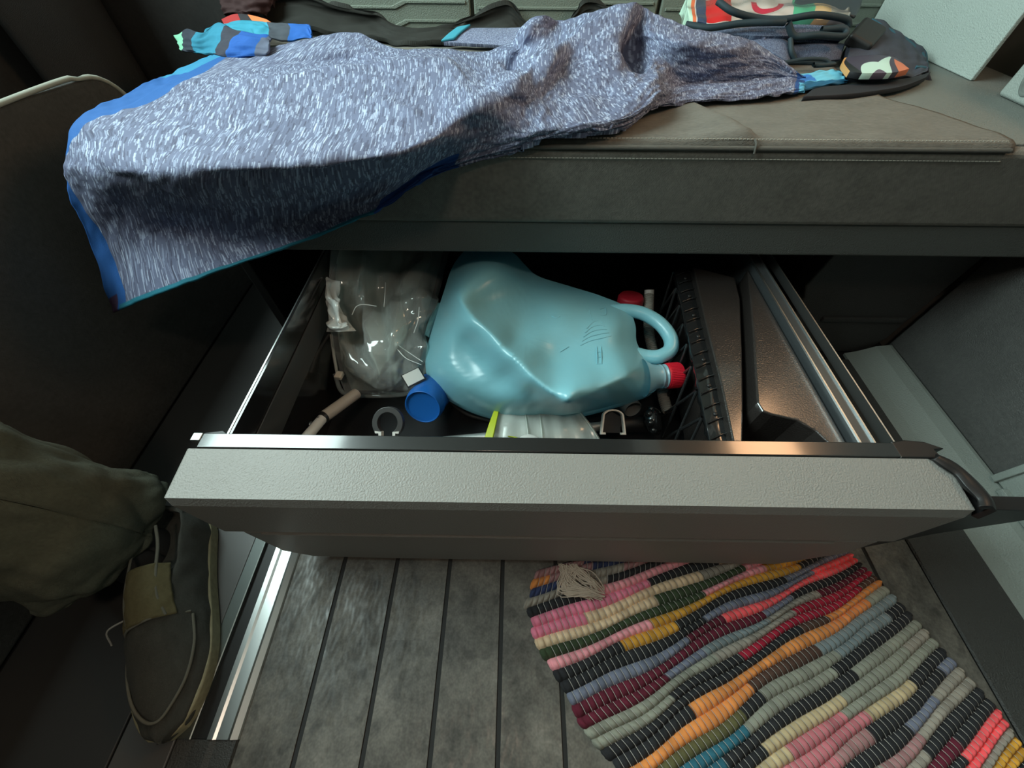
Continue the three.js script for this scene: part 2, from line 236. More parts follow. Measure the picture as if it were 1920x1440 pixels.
// ---------------------------------------------------------------- bench
const SEAT = 0.50;
{
  const b = thing('bench', 'grey-brown cloth bench with a stitched cushion above the open drawer', 'bench', V(0, 0, -0.75));
  const o = (g) => g.translate(0, 0, 0.75);
  const plan = [[-0.555, -0.5535], [-0.4, -0.5555], [0, -0.556], [0.4, -0.5565], [0.88, -0.558], [0.888, -0.57], [0.888, -1.165], [-0.555, -1.165]];
  obj('cushion', o(prism(plan, 0.383, 0.4915, 'y', 0.008)), M.seat, b);
  obj('seat_frame', o(prism([[-0.55, -0.56], [0.9, -0.562], [0.9, -0.62], [-0.55, -0.62]], 0.328, 0.384, 'y', 0.004)), S(lin(0.105, 0.11, 0.10), 0.7, { bumpMap: grain, bumpScale: 0.0006 }), b);
  // top panel with its puckers and the pulled pleat beside the vertical seam
  const nu = 150, nv = 60, P = [];
  for (let j = 0; j <= nv; j++) for (let i = 0; i <= nu; i++) {
    const z = -1.0 + (0.44) * (j / nv), xr = 0.668 - 0.62 * Math.max(0, -0.60 - z) * (z > -0.74 ? 1 : 0) - (z <= -0.74 ? 0.085 : 0), x = -0.545 + (xr + 0.537) * (i / nu);
    let y = SEAT + 0.0025 * N(x * 9, z * 14, 2) + 0.0012 * N(x * 30, z * 40, 5) - 0.010 * Math.pow(Math.max(0, (z + 0.575) / 0.015), 2);
    const along = (z + 0.60) / 0.045, ridge = 0.262 + 0.05 * Math.min(1.3, Math.max(-1.2, (z + 0.67) / 0.11));       // pleat runs from the towel to the seam
    const d = x - ridge; if (z > -0.72) y += 0.010 * Math.exp(-Math.pow((d < 0 ? d / 0.05 : d / 0.010), 2)) * Math.min(1, (-0.560 - z) / 0.02 + 0.25);
    P.push(V(x, y, z));
  }
  obj('top_panel', o(solidSheet(P, nu, nv, 0.0085)), M.seat, b);
  const lx = []; for (let i = 0; i <= 40; i++) lx.push(V(-0.54 + i / 40 * 1.19, SEAT - 0.0075, -0.5545 - 0.0035 * i / 40));
  obj('seam_piping', o(tube(lx, 0.0032, 120, 8)), M.seat, b);
  const st = []; for (let i = 0; i < 190; i++) { const x = -0.3 + i * 0.005; const g = new THREE.CapsuleGeometry(0.0007, 0.0026, 2, 5); g.rotateZ(Math.PI / 2); g.translate(x, SEAT + 0.0005, -0.5635 - 0.003 * (x + .3)); st.push(g); const h = g.clone(); h.translate(0.002, -0.0205, 0.0100 + 0.0004); st.push(h); }
  const sm = obj('stitching', o(mergeGeometries(st)), S(lin(0.36, 0.34, 0.29), 0.8), b); sm.userData.kind = 'stuff';
  obj('cross_seam', o(tube([V(0.312, SEAT + 0.0015, -0.562), V(0.3133, 0.4985, -0.557), V(0.3135, 0.494, -0.5540), V(0.314, 0.488, -0.5525)], 0.0016, 30, 6)), M.seat, b);
  const base = b, q = o;
  obj('foot_panel', q(prism([[0.60, 0.20], [0.615, 0.17], [0.64, 0], [0.865, 0], [0.885, 0.05], [0.898, 0.36], [0.898, 0.38], [0.62, 0.38]], -0.685, -0.644, 'z', 0.004)), M.trimDark, base);
  obj('foot_rib', q(box(0.69, 0.875, 0.105, 0.118, -0.646, -0.638, 0.003)), M.trimDark, base);
  obj('side_ledge', q(prism([[0.58, -0.575], [0.884, -0.575], [0.884, -1.163], [0.52, -1.163]], 0.4895, 0.4945, 'y', 0.002)), S(lin(0.16, 0.17, 0.155), 0.7, { bumpMap: grain, bumpScale: 0.0006 }), base);
  obj('base_back', q(box(-0.55, 0.90, 0, 0.33, -1.16, -1.13)), M.trimDark, base);
  obj('base_left', q(box(-0.55, -0.53, 0.0, 0.37, -1.12, -0.64, 0.004)), M.black, base);
}

// ---------------------------------------------------------------- drawer
const DX0 = -0.3435, DX1 = 0.4185;
{
  const d = thing('drawer', 'wide grey bench drawer pulled open, with a grained sloping front', 'drawer', V(0.06, 0.03, -0.35));
  const o = (g) => g.translate(-0.06, -0.03, 0.35);
  const panel = obj('front_panel', o(prism([[-0.150, 0.165], [-0.1425, 0.185], [-0.1425, 0.283], [-0.146, 0.298], [-0.2035, 0.3035], [-0.2035, 0.165]], -0.384, 0.5035, 'x', 0.003)), M.front, d);
  obj('lower_panel', o(prism([[-0.372, 0.163], [-0.366, 0.060], [-0.33, 0.026], [-0.20, 0.02], [0.44, 0.02], [0.502, 0.10], [0.502, 0.163]], -0.172, -0.1475, 'z', 0.003)), M.front, d);
  obj('end_wing', o(prism([[0.46, 0.04], [0.52, 0.105], [0.565, 0.185], [0.635, 0.262], [0.635, 0.277], [0.5, 0.279], [0.46, 0.2]], -0.170, -0.1535, 'z', 0.001)), M.rubber, d);
  obj('groove_ridge', o(prism([[-0.345, 0.1645], [0.44, 0.1645], [0.44, 0.1565], [-0.33, 0.1565]], -0.149, -0.1445, 'z', 0.0018)), M.front, d);
  obj('top_strip', o(box(-0.3725, 0.482, 0.286, 0.3052, -0.2235, -0.2045, 0.0012)), M.stripe, d).userData.label = 'glossy black strip along the drawer edge';
  obj('end_cap', o(prism([[0.450, -0.2035], [0.450, -0.2245], [0.468, -0.2275], [0.49, -0.2255], [0.508, -0.2165], [0.496, -0.2145], [0.4985, -0.2035]], 0.262, 0.3055, 'y', 0.002)), M.rubber, d);
  obj('end_gasket', o(cloth([0, 1, 2].map((r) => [[0.489, -0.2045], [0.4985, -0.196], [0.505, -0.185], [0.509, -0.170], [0.5105, -0.155], [0.507, -0.1445]].map(([x, z], i) => V(x + [-0.005, 0.001, 0.006][r] * (i > 4 || i < 1 ? 0.4 : 1) - (r === 0 ? 0.004 * (i % 2) : 0), 0.300 + [0.002, 0.005, -0.016][r], z))), 30, 8, 0.006)), M.rubber, d);
  obj('end_tab', o(box(-0.384, -0.3725, 0.290, 0.306, -0.2235, -0.213, 0.001)), M.aluDull, d);
  obj('end_bracket', o(prism([[-0.3725, -0.2245], [-0.352, -0.228], [-0.345, -0.2235], [-0.3725, -0.2035]], 0.27, 0.304, 'y', 0.001)), M.rubber, d);
  const dark = S(lin(0.016, 0.0165, 0.018), 0.35);
  obj('drawer_bottom', o(box(DX0, DX1 + 0.04, 0.085, 0.092, -0.86, -0.205)), dark, d);
  obj('front_inside', o(box(DX0, DX1 + 0.04, 0.09, 0.287, -0.222, -0.2045)), dark, d);
  obj('drawer_back', o(box(DX0, DX1 + 0.04, 0.09, 0.27, -0.87, -0.86)), dark, d);
  const side = obj('drawer_side', o(box(DX0 - 0.004, DX0 + 0.001, 0.085, 0.3, -0.86, -0.2245)), M.blackGloss, d);
  obj('rim_edge', o(box(DX0 - 0.0045, DX0 - 0.0025, 0.2985, 0.3008, -0.86, -0.225)), M.alu, side);
  obj('side_rib', o(box(DX0 + 0.001, DX0 + 0.003, 0.215, 0.262, -0.86, -0.2245, 0.0009)), S(lin(0.05, 0.055, 0.055), 0.3), side);
  for (const z of [-0.312, -0.328]) obj('side_screw', o(lathe([[0, 0.004], [0.005, 0.003], [0.006, 0]], V(DX0 + 0.001, 0.15, z), V(1, 0.15, z), 14)), M.aluDull, side);
  const rs = obj('drawer_side', o(box(DX1, DX1 + 0.0185, 0.085, 0.298, -0.86, -0.2245, 0.001)), S(lin(0.09, 0.10, 0.105), 0.3, { metalness: 0.6 }), d);
  obj('rim_edge', o(box(DX1 - 0.0004, DX1 + 0.0016, 0.2975, 0.3, -0.86, -0.225)), M.alu, rs);
  obj('rim_edge', o(box(DX1 + 0.0170, DX1 + 0.0190, 0.2975, 0.3, -0.86, -0.225)), M.alu, rs);
  obj('runner', o(box(DX1 + 0.019, DX1 + 0.041, 0.085, 0.278, -0.86, -0.2245)), dark, d);
  obj('runner_edge', o(box(DX1 + 0.0405, DX1 + 0.0425, 0.285, 0.3, -0.86, -0.225)), M.alu, d);
}

// ---------------------------------------------------------------- what lies in the drawer
{ // crushed blue jug
  const O = [[1232, 684, .205], [1212, 670, .215], [1194, 642, .225], [1191, 608, .23], [1176, 577, .232], [1130, 556, .235], [1070, 537, .24], [1010, 518, .245], [985, 497, .248], [962, 474, .25], [920, 456, .25], [880, 464, .25], [850, 497, .245], [832, 547, .235], [815, 602, .22], [800, 655, .20], [798, 690, .185], [806, 715, .175], [830, 740, .165], [870, 762, .16], [920, 777, .16], [980, 783, .16], [1040, 780, .165], [1100, 772, .17], [1160, 757, .178], [1205, 742, .185], [1232, 728, .19]];
  const K = [[858, 556, .297], [870, 573, .300], [885, 590, .302], [902, 607, .302], [920, 625, .301], [940, 645, .299], [960, 665, .297], [980, 686, .294], [1000, 705, .291], [1018, 722, .288], [1035, 736, .284], [1050, 748, .280], [1065, 757, .276], [1082, 750, .275], [1100, 742, .273], [1120, 732, .270], [1140, 722, .266], [1160, 713, .261], [1180, 704, .255],
    [905, 560, .285], [960, 600, .268], [955, 550, .268], [1000, 640, .272], [1000, 570, .258], [1060, 705, .276], [1060, 610, .272], [1120, 625, .27], [1125, 690, .270], [1160, 610, .262], [1185, 670, .245], [900, 500, .298], [940, 495, .288], [1050, 560, .262], [1100, 585, .265], [870, 520, .29], [1010, 690, .278], [960, 640, .28], [1035, 710, .277], [920, 590, .282], [895, 575, .288],
    [845, 590, .272], [835, 640, .252], [850, 690, .235], [880, 725, .222], [930, 748, .215], [990, 762, .218], [1040, 765, .23], [875, 640, .266], [910, 670, .262], [950, 705, .258], [1000, 740, .254], [1110, 757, .225], [1160, 738, .23], [1200, 715, .225]];
  const base = spline([...O, ...K]), RL = K.slice(0, 19);
  const h = (u, v) => { let d = 1e9; for (let i = 0; i < 18; i++) { const [ax, ay] = RL[i], bx = RL[i + 1][0] - ax, by = RL[i + 1][1] - ay, k = Math.max(0, Math.min(1, ((u - ax) * bx + (v - ay) * by) / (bx * bx + by * by))); d = Math.min(d, Math.hypot(u - ax - k * bx, v - ay - k * by)); } return base(u, v) + 0.009 * Math.exp(-Math.sqrt(d * d + 1) / 13); };
  const oc = new THREE.CatmullRomCurve3(O.map(([u, v, y]) => V(u, v, y * 1000)), true, 'catmullrom', 0.5).getPoints(200).slice(0, 200);
  const C = [985, 635], RN = 46, n = oc.length, pos = [], idx = [], uv = [];
  const ring = (r, low) => oc.forEach((o, k) => {
    const u = C[0] + (o.x - C[0]) * r, v = C[1] + (o.y - C[1]) * r;
    const hu = Math.max(h(u, v), 0.1) + 0.0009 * N(u * 0.03, v * 0.03, 1) + 0.0006 * Math.abs(N(u * 0.09, v * 0.09, 4)), p = onY(u, v, r > 0.999 ? o.z / 1000 : hu);
    if (low) { const q = onY(u, v, o.z / 1000); p.set(q.x * 0.985 + 0.001, Math.max(0.094, o.z / 1000 - 0.085 * Math.sqrt(1 - r * r) - 0.002), q.z); }
    pos.push(p.x, p.y, p.z); uv.push(u / 400, v / 400);
  });
  for (let k = 0; k <= RN; k++) ring(Math.max(0.004, Math.sin(k / RN * Math.PI / 2)), false);
  for (let k = RN - 1; k >= 0; k -= 3) ring(Math.max(0.004, Math.sin(k / RN * Math.PI / 2)), true);
  const rings = pos.length / 3 / n;
  for (let j = 0; j < rings - 1; j++) for (let i = 0; i < n; i++) { const a = j * n + i, b = j * n + (i + 1) % n; idx.push(a, a + n, b, b, a + n, b + n); }
  const g = new THREE.BufferGeometry(); g.setAttribute('position', new THREE.Float32BufferAttribute(pos, 3)); g.setAttribute('uv', new THREE.Float32BufferAttribute(uv, 2)); g.setIndex(idx);
  g.computeVertexNormals(); if (g.attributes.normal.getY(5 * n) < 0) { flip(g); g.computeVertexNormals(); }
  const c0 = onY(985, 640, 0.1), jug = thing('water_jug', 'crushed translucent light blue plastic jug with a red screw cap', 'jug', c0), o = (g) => g.translate(-c0.x, -c0.y, -c0.z);
  const scuff = data(256, 256, (x, y) => 0.5 + 0.5 * wrapN(x, y, 10, 1) + 0.4 * wrapN(x, y, 34, 2), 1, 1);
  const blue = Ph(lin(0.31, 0.70, 0.80), 0.34, { transmission: 0.28, thickness: 0, clearcoat: 0.35, clearcoatRoughness: 0.22, bumpMap: scuff, bumpScale: 0.0004, side: THREE.DoubleSide });
  obj('jug_body', o(g), blue, jug);
  const hp = [[1140, 584, .235], [1172, 582, .236], [1205, 588, .236], [1236, 606, .234], [1256, 632, .23], [1257, 655, .225], [1238, 668, .22], [1214, 669, .215], [1192, 664, .215]].map(([u, v, y]) => onY(u, v, y));
  obj('jug_handle', o(tube(hp, 0.0122, 60, 14).clone()), blue, jug);
  const a = onY(1222, 707, 0.203), b = onY(1286, 702, 0.203);
  obj('jug_neck', o(lathe([[0.032, -0.016], [0.022, 0.000], [0.0195, 0.012], [0.0205, 0.014], [0.0205, 0.016], [0.018, 0.017], [0.018, 0.020], [0.0205, 0.021], [0.0205, 0.023], [0.0175, 0.024], [0.0175, 0.04], [0, 0.04]], a, b)), Ph(lin(0.38, 0.68, 0.78), 0.25, { transmission: 0.4, thickness: 0 }), jug);
  const red = S(lin(0.62, 0.012, 0.03), 0.38);
  const ca = a.clone().addScaledVector(b.clone().sub(a).normalize(), 0.0235);
  const cap = obj('screw_cap', o(lathe([[0, 0], [0.0205, 0], [0.0213, 0.001], [0.0213, 0.0235], [0.0195, 0.0262], [0, 0.0268]], ca, b.clone(), 48)), red, jug); cap.userData.label = 'red ribbed screw cap';
  const ax = b.clone().sub(a).normalize(), s1 = V(0, 1, 0).cross(ax).normalize(), s2 = ax.clone().cross(s1), ribs = [];
  for (let k = 0; k < 48; k++) { const t = k / 48 * 2 * Math.PI, p = ca.clone().addScaledVector(s1, 0.0213 * Math.cos(t)).addScaledVector(s2, 0.0213 * Math.sin(t)); ribs.push(rod(p.clone().addScaledVector(ax, 0.003), p.clone().addScaledVector(ax, 0.022), 0.0007, 0.0007, 5)); }
  obj('grip_ribs', o(mergeGeometries(ribs)), red, cap).userData.kind = 'stuff';
  const L = (pts, r = 0.0009) => tube(pts.map(([u, v]) => onY(u, v, h(u, v) + 0.0003)), r, 16, 5), em = [];
  for (let k = 0; k < 5; k++) em.push(L([[1088 + k * 3, 648 - k * 8], [1105 + k * 2, 640 - k * 9], [1128 - k, 634 - k * 8], [1146 - k * 4, 630 - k * 6]]));
  em.push(L([[1119, 650], [1120, 682]]), L([[1127, 650], [1128, 682]]), L([[1119, 660], [1127, 660]]), L([[1119, 670], [1128, 670]]), L([[1118, 682], [1129, 682]]), L([[1105, 582], [1110, 600]]), L([[1125, 580], [1135, 578], [1136, 590], [1126, 591]]), L([[1050, 660], [1066, 650]]), L([[1035, 592], [1043, 596], [1050, 593]], 0.0014));
  obj('embossing', o(mergeGeometries(em)), blue, jug).userData.kind = 'stuff';
  obj('folded_base', o(cloth([[[796, 628, .19], [806, 634, .19]], [[806, 598, .20], [815, 603, .205]], [[822, 572, .21], [830, 570, .215]]].map((r) => r.map(([u, v, y]) => onY(u, v, y))), 6, 14, 0.004, (s, t) => 0.002 * Math.sin(s * 9))), blue, jug);
}
{ // clear zip bag
  const c0 = onY(715, 640, 0.1), bag = thing('zip_bag', 'crumpled clear plastic zip bag with a white slider', 'bag', c0), o = (g) => g.translate(-c0.x, -c0.y, -c0.z);
  const film = Ph(lin(0.90, 0.93, 0.91), 0.06, { transmission: 0.86, thickness: 0, specularIntensity: 1, clearcoat: 0.5, clearcoatRoughness: 0.05, side: THREE.DoubleSide });
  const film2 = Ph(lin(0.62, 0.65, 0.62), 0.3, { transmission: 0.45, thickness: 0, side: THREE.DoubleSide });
  const crease = (k, amp) => { const L = []; for (let i = 0; i < 30; i++) { const t = rnd() * Math.PI * 2; L.push([Math.cos(t), Math.sin(t), rnd() * 0.8 + 0.1, rnd() * 0.8 + 0.1, (rnd() < 0.5 ? -1 : 1) * (0.4 + rnd()), 0.05 + 0.10 * rnd()]); } return (s, t) => { let d = 0; for (const [a, b, c, e, w, r] of L) { const q = (s - c) * a + (t - e) * b, l = (s - c) * b - (t - e) * a; d += w * Math.max(0, 1 - Math.abs(q) / r) * Math.max(0, 1 - Math.abs(l) / 0.45); } return amp * (d + 0.15 * N(s * 9, t * 9, k)) * Math.min(1, 8 * s, 8 * (1 - s), 9 * t, 8 * (1 - t)); }; };
  const grid = (dy, inset) => [[455, [622, 680, 740, 800, 846], [.30, .27, .25, .235, .215]], [540, [616, 670, 730, 786, 826], [.264, .245, .23, .24, .2]], [620, [620, 670, 730, 776, 806], [.212, .2, .235, .215, .18]], [690, [630, 680, 730, 772, 798], [.165, .185, .19, .18, .16]], [738, [648, 690, 735, 770, 786], [.125, .13, .13, .13, .13]]].map(([v, us, ys]) => us.map((u, i) => onY(u + (2 - i) * inset, v - (v > 600 ? inset : 0), ys[i] - dy)));
  obj('bag_film', o(cloth(grid(0, 0), 130, 130, 0.0012, crease(1, 0.012))), film, bag);
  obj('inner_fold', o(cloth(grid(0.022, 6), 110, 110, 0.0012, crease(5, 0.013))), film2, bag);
  obj('rolled_rim', o(tube([[628, 700, .16], [640, 733, .135], [665, 741, .122], [720, 742, .122], [765, 737, .125], [786, 718, .135]].map(([u, v, y]) => onY(u, v, y)), 0.0042, 40, 8)), film, bag);
  obj('zip_strip', o(tube([[621, 628, .195], [626, 665, .185], [632, 700, .168]].map(([u, v, y]) => onY(u, v, y)), 0.0028, 20, 8)), S(lin(0.42, 0.42, 0.38), 0.5), bag);
  const sp = onY(636, 704, 0.172); obj('slider', o(new RoundedBoxGeometry(0.0125, 0.009, 0.015, 3, 0.002).rotateY(-0.15).translate(sp.x, sp.y, sp.z)), S(lin(0.62, 0.58, 0.48), 0.45), bag);
  obj('folded_flap', o(cloth([[[611, 520, .275], [614, 519, .275], [617, 522, .27]], [[613, 565, .255], [622, 562, .262], [634, 568, .245]], [[616, 600, .24], [632, 602, .25], [652, 600, .23]], [[612, 622, .225], [636, 622, .24], [668, 620, .225]]].map((r) => r.map(([u, v, y]) => onY(u, v, y))), 40, 40, 0.0012, crease(9, 0.007))), Ph(lin(0.9, 0.95, 0.93), 0.1, { transmission: 0.3, thickness: 0, clearcoat: 0.6, clearcoatRoughness: 0.06, side: THREE.DoubleSide }), bag);
  for (const p of [[[660, 590, .235], [668, 575, .24], [682, 571, .24], [706, 574, .238]], [[720, 575, .24], [722, 550, .24], [723, 530, .235]], [[776, 624, .235], [784, 600, .235], [786, 576, .24]], [[745, 655, .212], [762, 672, .205], [790, 684, .195]], [[748, 648, .212], [768, 662, .205], [792, 678, .195]]]) obj('film_crease', o(tube(p.map(([u, v, y]) => onY(u, v, y + 0.004)), 0.0008, 20, 6)), Ph(lin(0.92, 0.97, 0.95), 0.12, { clearcoat: 1 }), bag);
  const t0 = onY(775, 707, 0.20), tg = obj('tag', o(new RoundedBoxGeometry(0.030, 0.0015, 0.022, 2, 0.0005).rotateX(0.35).rotateY(0.62).translate(t0.x, t0.y, t0.z)), M.white, bag); tg.userData.label = 'small white paper tag';
  obj('tag_frame', o(new RoundedBoxGeometry(0.034, 0.0012, 0.026, 2, 0.0005).rotateX(0.35).rotateY(0.62).translate(t0.x, t0.y - 0.0012, t0.z)), M.rubber, tg);
}
{ // blue cup-shaped lid
  const a = onY(792, 764, 0.178), b = onY(826, 714, 0.135), t = thing('blue_cup', 'dark blue plastic measuring cup lying beside the jug', 'cup', a), o = (g) => g.translate(-a.x, -a.y, -a.z);
  const m = S(lin(0.012, 0.13, 0.48), 0.38);
  obj('cup_body', o(lathe([[0, 0.003], [0.0275, 0.003], [0.0285, 0], [0.0305, 0.001], [0.0305, 0.006], [0.0325, 0.011], [0.033, 0.022], [0.0315, 0.0225], [0.034, 0.062], [0, 0.062]], a, b)), m, t);
}
{ // telescopic white tube
  const a = onY(566, 830, 0.215), b = onY(604, 784, 0.18), c = onY(668, 738, 0.15), t = thing('tent_pole', 'white telescopic tube with a dark collar leaning in the drawer corner', 'pole', a), o = (g) => g.translate(-a.x, -a.y, -a.z);
  obj('inner_tube', o(rod(a, b.clone().lerp(c, 0.05), 0.0078)), M.white, t);
  obj('outer_tube', o(rod(b, c, 0.0098)), S(lin(0.46, 0.42, 0.36), 0.45), t);
  obj('collar', o(rod(b.clone().lerp(c, -0.03), b.clone().lerp(c, 0.05), 0.0108)), M.rubber, t);
  const p = a.clone().lerp(b, 0.9); obj('push_button', o(ball(V(p.x, p.y + 0.0072, p.z), 0.0024)), M.rubber, t);
}
function clip(name, label, u, v, y, r, fat, m, tipM, gap) {
  const p = onY(u, v, y), t = thing(name, label, 'clip', p);
  const a0 = -Math.PI / 2 + gap, a1 = 1.5 * Math.PI - gap, pts = []; for (let k = 0; k <= 30; k++) { const a = a0 + (a1 - a0) * k / 30; pts.push(V(r * Math.cos(a), r * 1.05 * Math.sin(a), 0)); }
  const s = new THREE.Shape(); const R = (k, q) => [q * Math.cos(a0 + (a1 - a0) * k / 40), q * 1.05 * Math.sin(a0 + (a1 - a0) * k / 40)];
  for (let k = 0; k <= 40; k++) s[k ? 'lineTo' : 'moveTo'](...R(k, r + fat / 2)); for (let k = 40; k >= 0; k--) s.lineTo(...R(k, r - fat / 2));
  const tilt = (g) => g.rotateX(-0.95);
  obj('clip_arc', tilt(new THREE.ExtrudeGeometry(s, { depth: 0.012, bevelEnabled: true, bevelSize: 0.0008, bevelThickness: 0.0008, bevelSegments: 2 })), m, t);
  for (const d of [-1, 1]) obj('clip_tip', tilt(prism([[d * 0.006, -r - 0.006], [d * 0.0095, -r - 0.006], [d * 0.0105, -r + 0.004], [d * 0.016, -r + 0.004], [d * 0.0165, -r + 0.0075], [d * 0.006, -r + 0.0065]].map(([a, b]) => [a + d * 0.003, b]), 0.002, 0.0145, 'z')), tipM, t);
  return t;
}
clip('pipe_clip', 'dark grey spring clip with bright steel tips standing near the drawer edge', 731, 792, 0.17, 0.0205, 0.007, S(lin(0.05, 0.052, 0.052), 0.4), M.white, 0.75);
{ // white U bracket
  const p = onY(1149, 788, 0.20), t = thing('bracket', 'off-white U-shaped plastic bracket beside the black knob', 'bracket', p), out = [], inn = [];
  for (let k = 0; k <= 20; k++) { const a = Math.PI * k / 20; out.push([0.0165 * Math.cos(a), 0.006 + 0.011 * Math.sin(a)]); inn.push([0.0135 * Math.cos(a), 0.006 + 0.0085 * Math.sin(a)]); }
  const pts = [[0.0195, -0.022], [0.012, -0.022], [0.012, -0.019], [0.0165, -0.019], ...inn, [-0.0165, -0.019], [-0.012, -0.019], [-0.012, -0.022], [-0.0195, -0.022], ...out.slice().reverse()];
  obj('bracket_body', prism(pts, -0.005, 0.005, 'z', 0.0006).rotateX(-1.0), S(lin(0.72, 0.66, 0.58), 0.45), t);
  obj('bracket_backing', prism([[-0.0135, -0.02], [0.0135, -0.02], [0.0135, 0.006], [0, 0.014], [-0.0135, 0.006]], -0.011, -0.0055, 'z', 0.0006).rotateX(-1.0), M.black, t);
}
{ // aluminium pole with black handle and knob
  const a = onY(740, 836, 0.115), b = onY(1130, 799, 0.135), c = onY(1212, 795, 0.135), t = thing('awning_pole', 'silver pole with a black grip and knob lying along the drawer front', 'pole', a), o = (g) => g.translate(-a.x, -a.y, -a.z);
  obj('pole_tube', o(rod(a, b, 0.0082)), S(lin(0.62, 0.64, 0.62), 0.35, { metalness: 0.7 }), t);
  obj('grip', o(rod(b, c, 0.0125, 0.014)), M.rubber, t);
  const k0 = onY(1215, 790, 0.15), k1 = onY(1243, 786, 0.165), kn = obj('knob', o(lathe([[0, 0], [0.018, 0], [0.021, 0.004], [0.021, 0.016], [0.015, 0.021], [0, 0.022]], k0, k1, 30)), M.blackGloss, t);
  const kx = k1.clone().sub(k0).normalize(), ka = V(0, 1, 0).cross(kx).normalize(), kb = kx.clone().cross(ka);
  for (let k = 0; k < 8; k++) { const q = k / 8 * 2 * Math.PI; obj('knob_lobe', o(ball(k0.clone().addScaledVector(kx, 0.010).addScaledVector(ka, 0.0195 * Math.cos(q)).addScaledVector(kb, 0.0195 * Math.sin(q)), 0.0065)), M.blackGloss, kn); }
}
{ // clear box with lime seal
  const q = (u, v, y) => onY(u, v, y), a = q(1000, 815, 0.1), t = thing('food_box', 'clear plastic box with a lime green sealing edge under the jug', 'box', a), o = (g) => g.translate(-a.x, -a.y, -a.z);
  const clear = Ph(lin(0.82, 0.86, 0.82), 0.18, { transmission: 0.6, thickness: 0, side: THREE.DoubleSide });
  obj('box_wall', o(cloth([[[930, 768, .17], [985, 764, .172], [1040, 764, .172], [1085, 768, .17]], [[922, 800, .172], [985, 798, .176], [1050, 798, .176], [1112, 802, .172]], [[914, 842, .16], [985, 842, .163], [1060, 842, .163], [1136, 842, .158]]].map((r) => r.map((p) => q(...p))), 40, 20, 0.002, (s) => 0.0012 * Math.sin(s * 40))), clear, t);
  for (const [u0, u1] of [[985, 992], [1012, 1018], [1086, 1132]]) obj('box_rib', o(tube([q(u0, 772, .176), q((u0 + u1) / 2, 802, .179), q(u1, 840, .168)], 0.0013, 20, 6)), clear, t);
  const lime = S(lin(0.52, 0.60, 0.03), 0.42);
  obj('seal', o(cloth([[[926, 770, .178], [936, 768, .178]], [[915, 800, .178], [929, 800, .179]], [[903, 840, .168], [920, 842, .17]]].map((r) => r.map((p) => q(...p))), 6, 16, 0.004)), lime, t).userData.label = 'lime green seal';
  obj('seal_corner', o(cloth([[[952, 817, .181], [968, 819, .181]], [[972, 824, .18], [984, 828, .18]], [[985, 842, .17], [998, 842, .17]]].map((r) => r.map((p) => q(...p))), 6, 10, 0.003)), lime, t);
  obj('pull_tab', o(ball(q(992, 826, .176), 0.014, 1.2, 0.35, 0.8)), S(lin(0.66, 0.66, 0.62), 0.5), t);
}
{ // ribbed hose, pipe piece, second red cap, dark cable
  const pts = [[1217, 552, .20], [1216, 590, .185], [1217, 625, .17], [1226, 665, .155], [1238, 705, .145], [1244, 745, .14], [1252, 772, .135]].map(([u, v, y]) => onY(u, v, y)), c = curve(pts), t = thing('ribbed_hose', 'pale grey corrugated hose passing under the jug handle', 'hose', pts[3]), o = (g) => g.translate(-pts[3].x, -pts[3].y, -pts[3].z);
  const m = S(lin(0.34, 0.33, 0.29), 0.6);
  obj('hose_core', o(new THREE.TubeGeometry(c, 60, 0.0085, 12)), m, t);
  const rings = []; for (let k = 1; k < 70; k++) { const p = c.getPointAt(k / 70), d = c.getTangentAt(k / 70); const g = new THREE.TorusGeometry(0.0088, 0.0013, 6, 16); g.applyQuaternion(new THREE.Quaternion().setFromUnitVectors(V(0, 0, 1), d)); g.translate(p.x, p.y, p.z); rings.push(g); }
  obj('corrugations', o(mergeGeometries(rings)), m, t).userData.kind = 'stuff';
  obj('hose_end', o(rod(pts[0].clone().add(V(0, 0.006, -0.006)), pts[0], 0.0095)), M.white, t);
  const pa = onY(1187, 768, 0.15), pb = onY(1160, 735, 0.135), p = thing('pipe_piece', 'short grey pipe with an open end below the jug neck', 'pipe', pa);
  obj('pipe_wall', lathe([[0.0125, 0.075], [0.0165, 0.075], [0.0165, 0], [0.0135, 0], [0.0125, 0.02], [0.0125, 0.075]], V(0, 0, 0), pb.clone().sub(pa)), S(lin(0.20, 0.21, 0.20), 0.5), p);
  const ra = onY(1180, 572, 0.185), rb = onY(1186, 545, 0.215), r = thing('bottle_cap', 'dark red bottle cap showing behind the jug shoulder', 'cap', ra);
  obj('cap_shell', lathe([[0.0225, -0.004], [0.0255, -0.004], [0.0255, 0.016], [0.022, 0.0215], [0, 0.022]], V(0, 0, 0), rb.clone().sub(ra)), S(lin(0.42, 0.015, 0.03), 0.5), r);
  obj('cap_neck', lathe([[0, -0.03], [0.019, -0.03], [0.019, 0.002], [0, 0.002]], V(0, 0, 0), rb.clone().sub(ra)), M.rubber, r);
  const k = [[835, 735, .1], [852, 758, .105], [880, 778, .105], [925, 790, .1], [965, 812, .1]].map(([u, v, y]) => onY(u, v, y));
  const cab = tag(obj('cable', tube(k, 0.0045, 80, 8), S(lin(0.035, 0.035, 0.035), 0.5)), 'black cable curled on the drawer bottom behind the pole', 'cable');
}
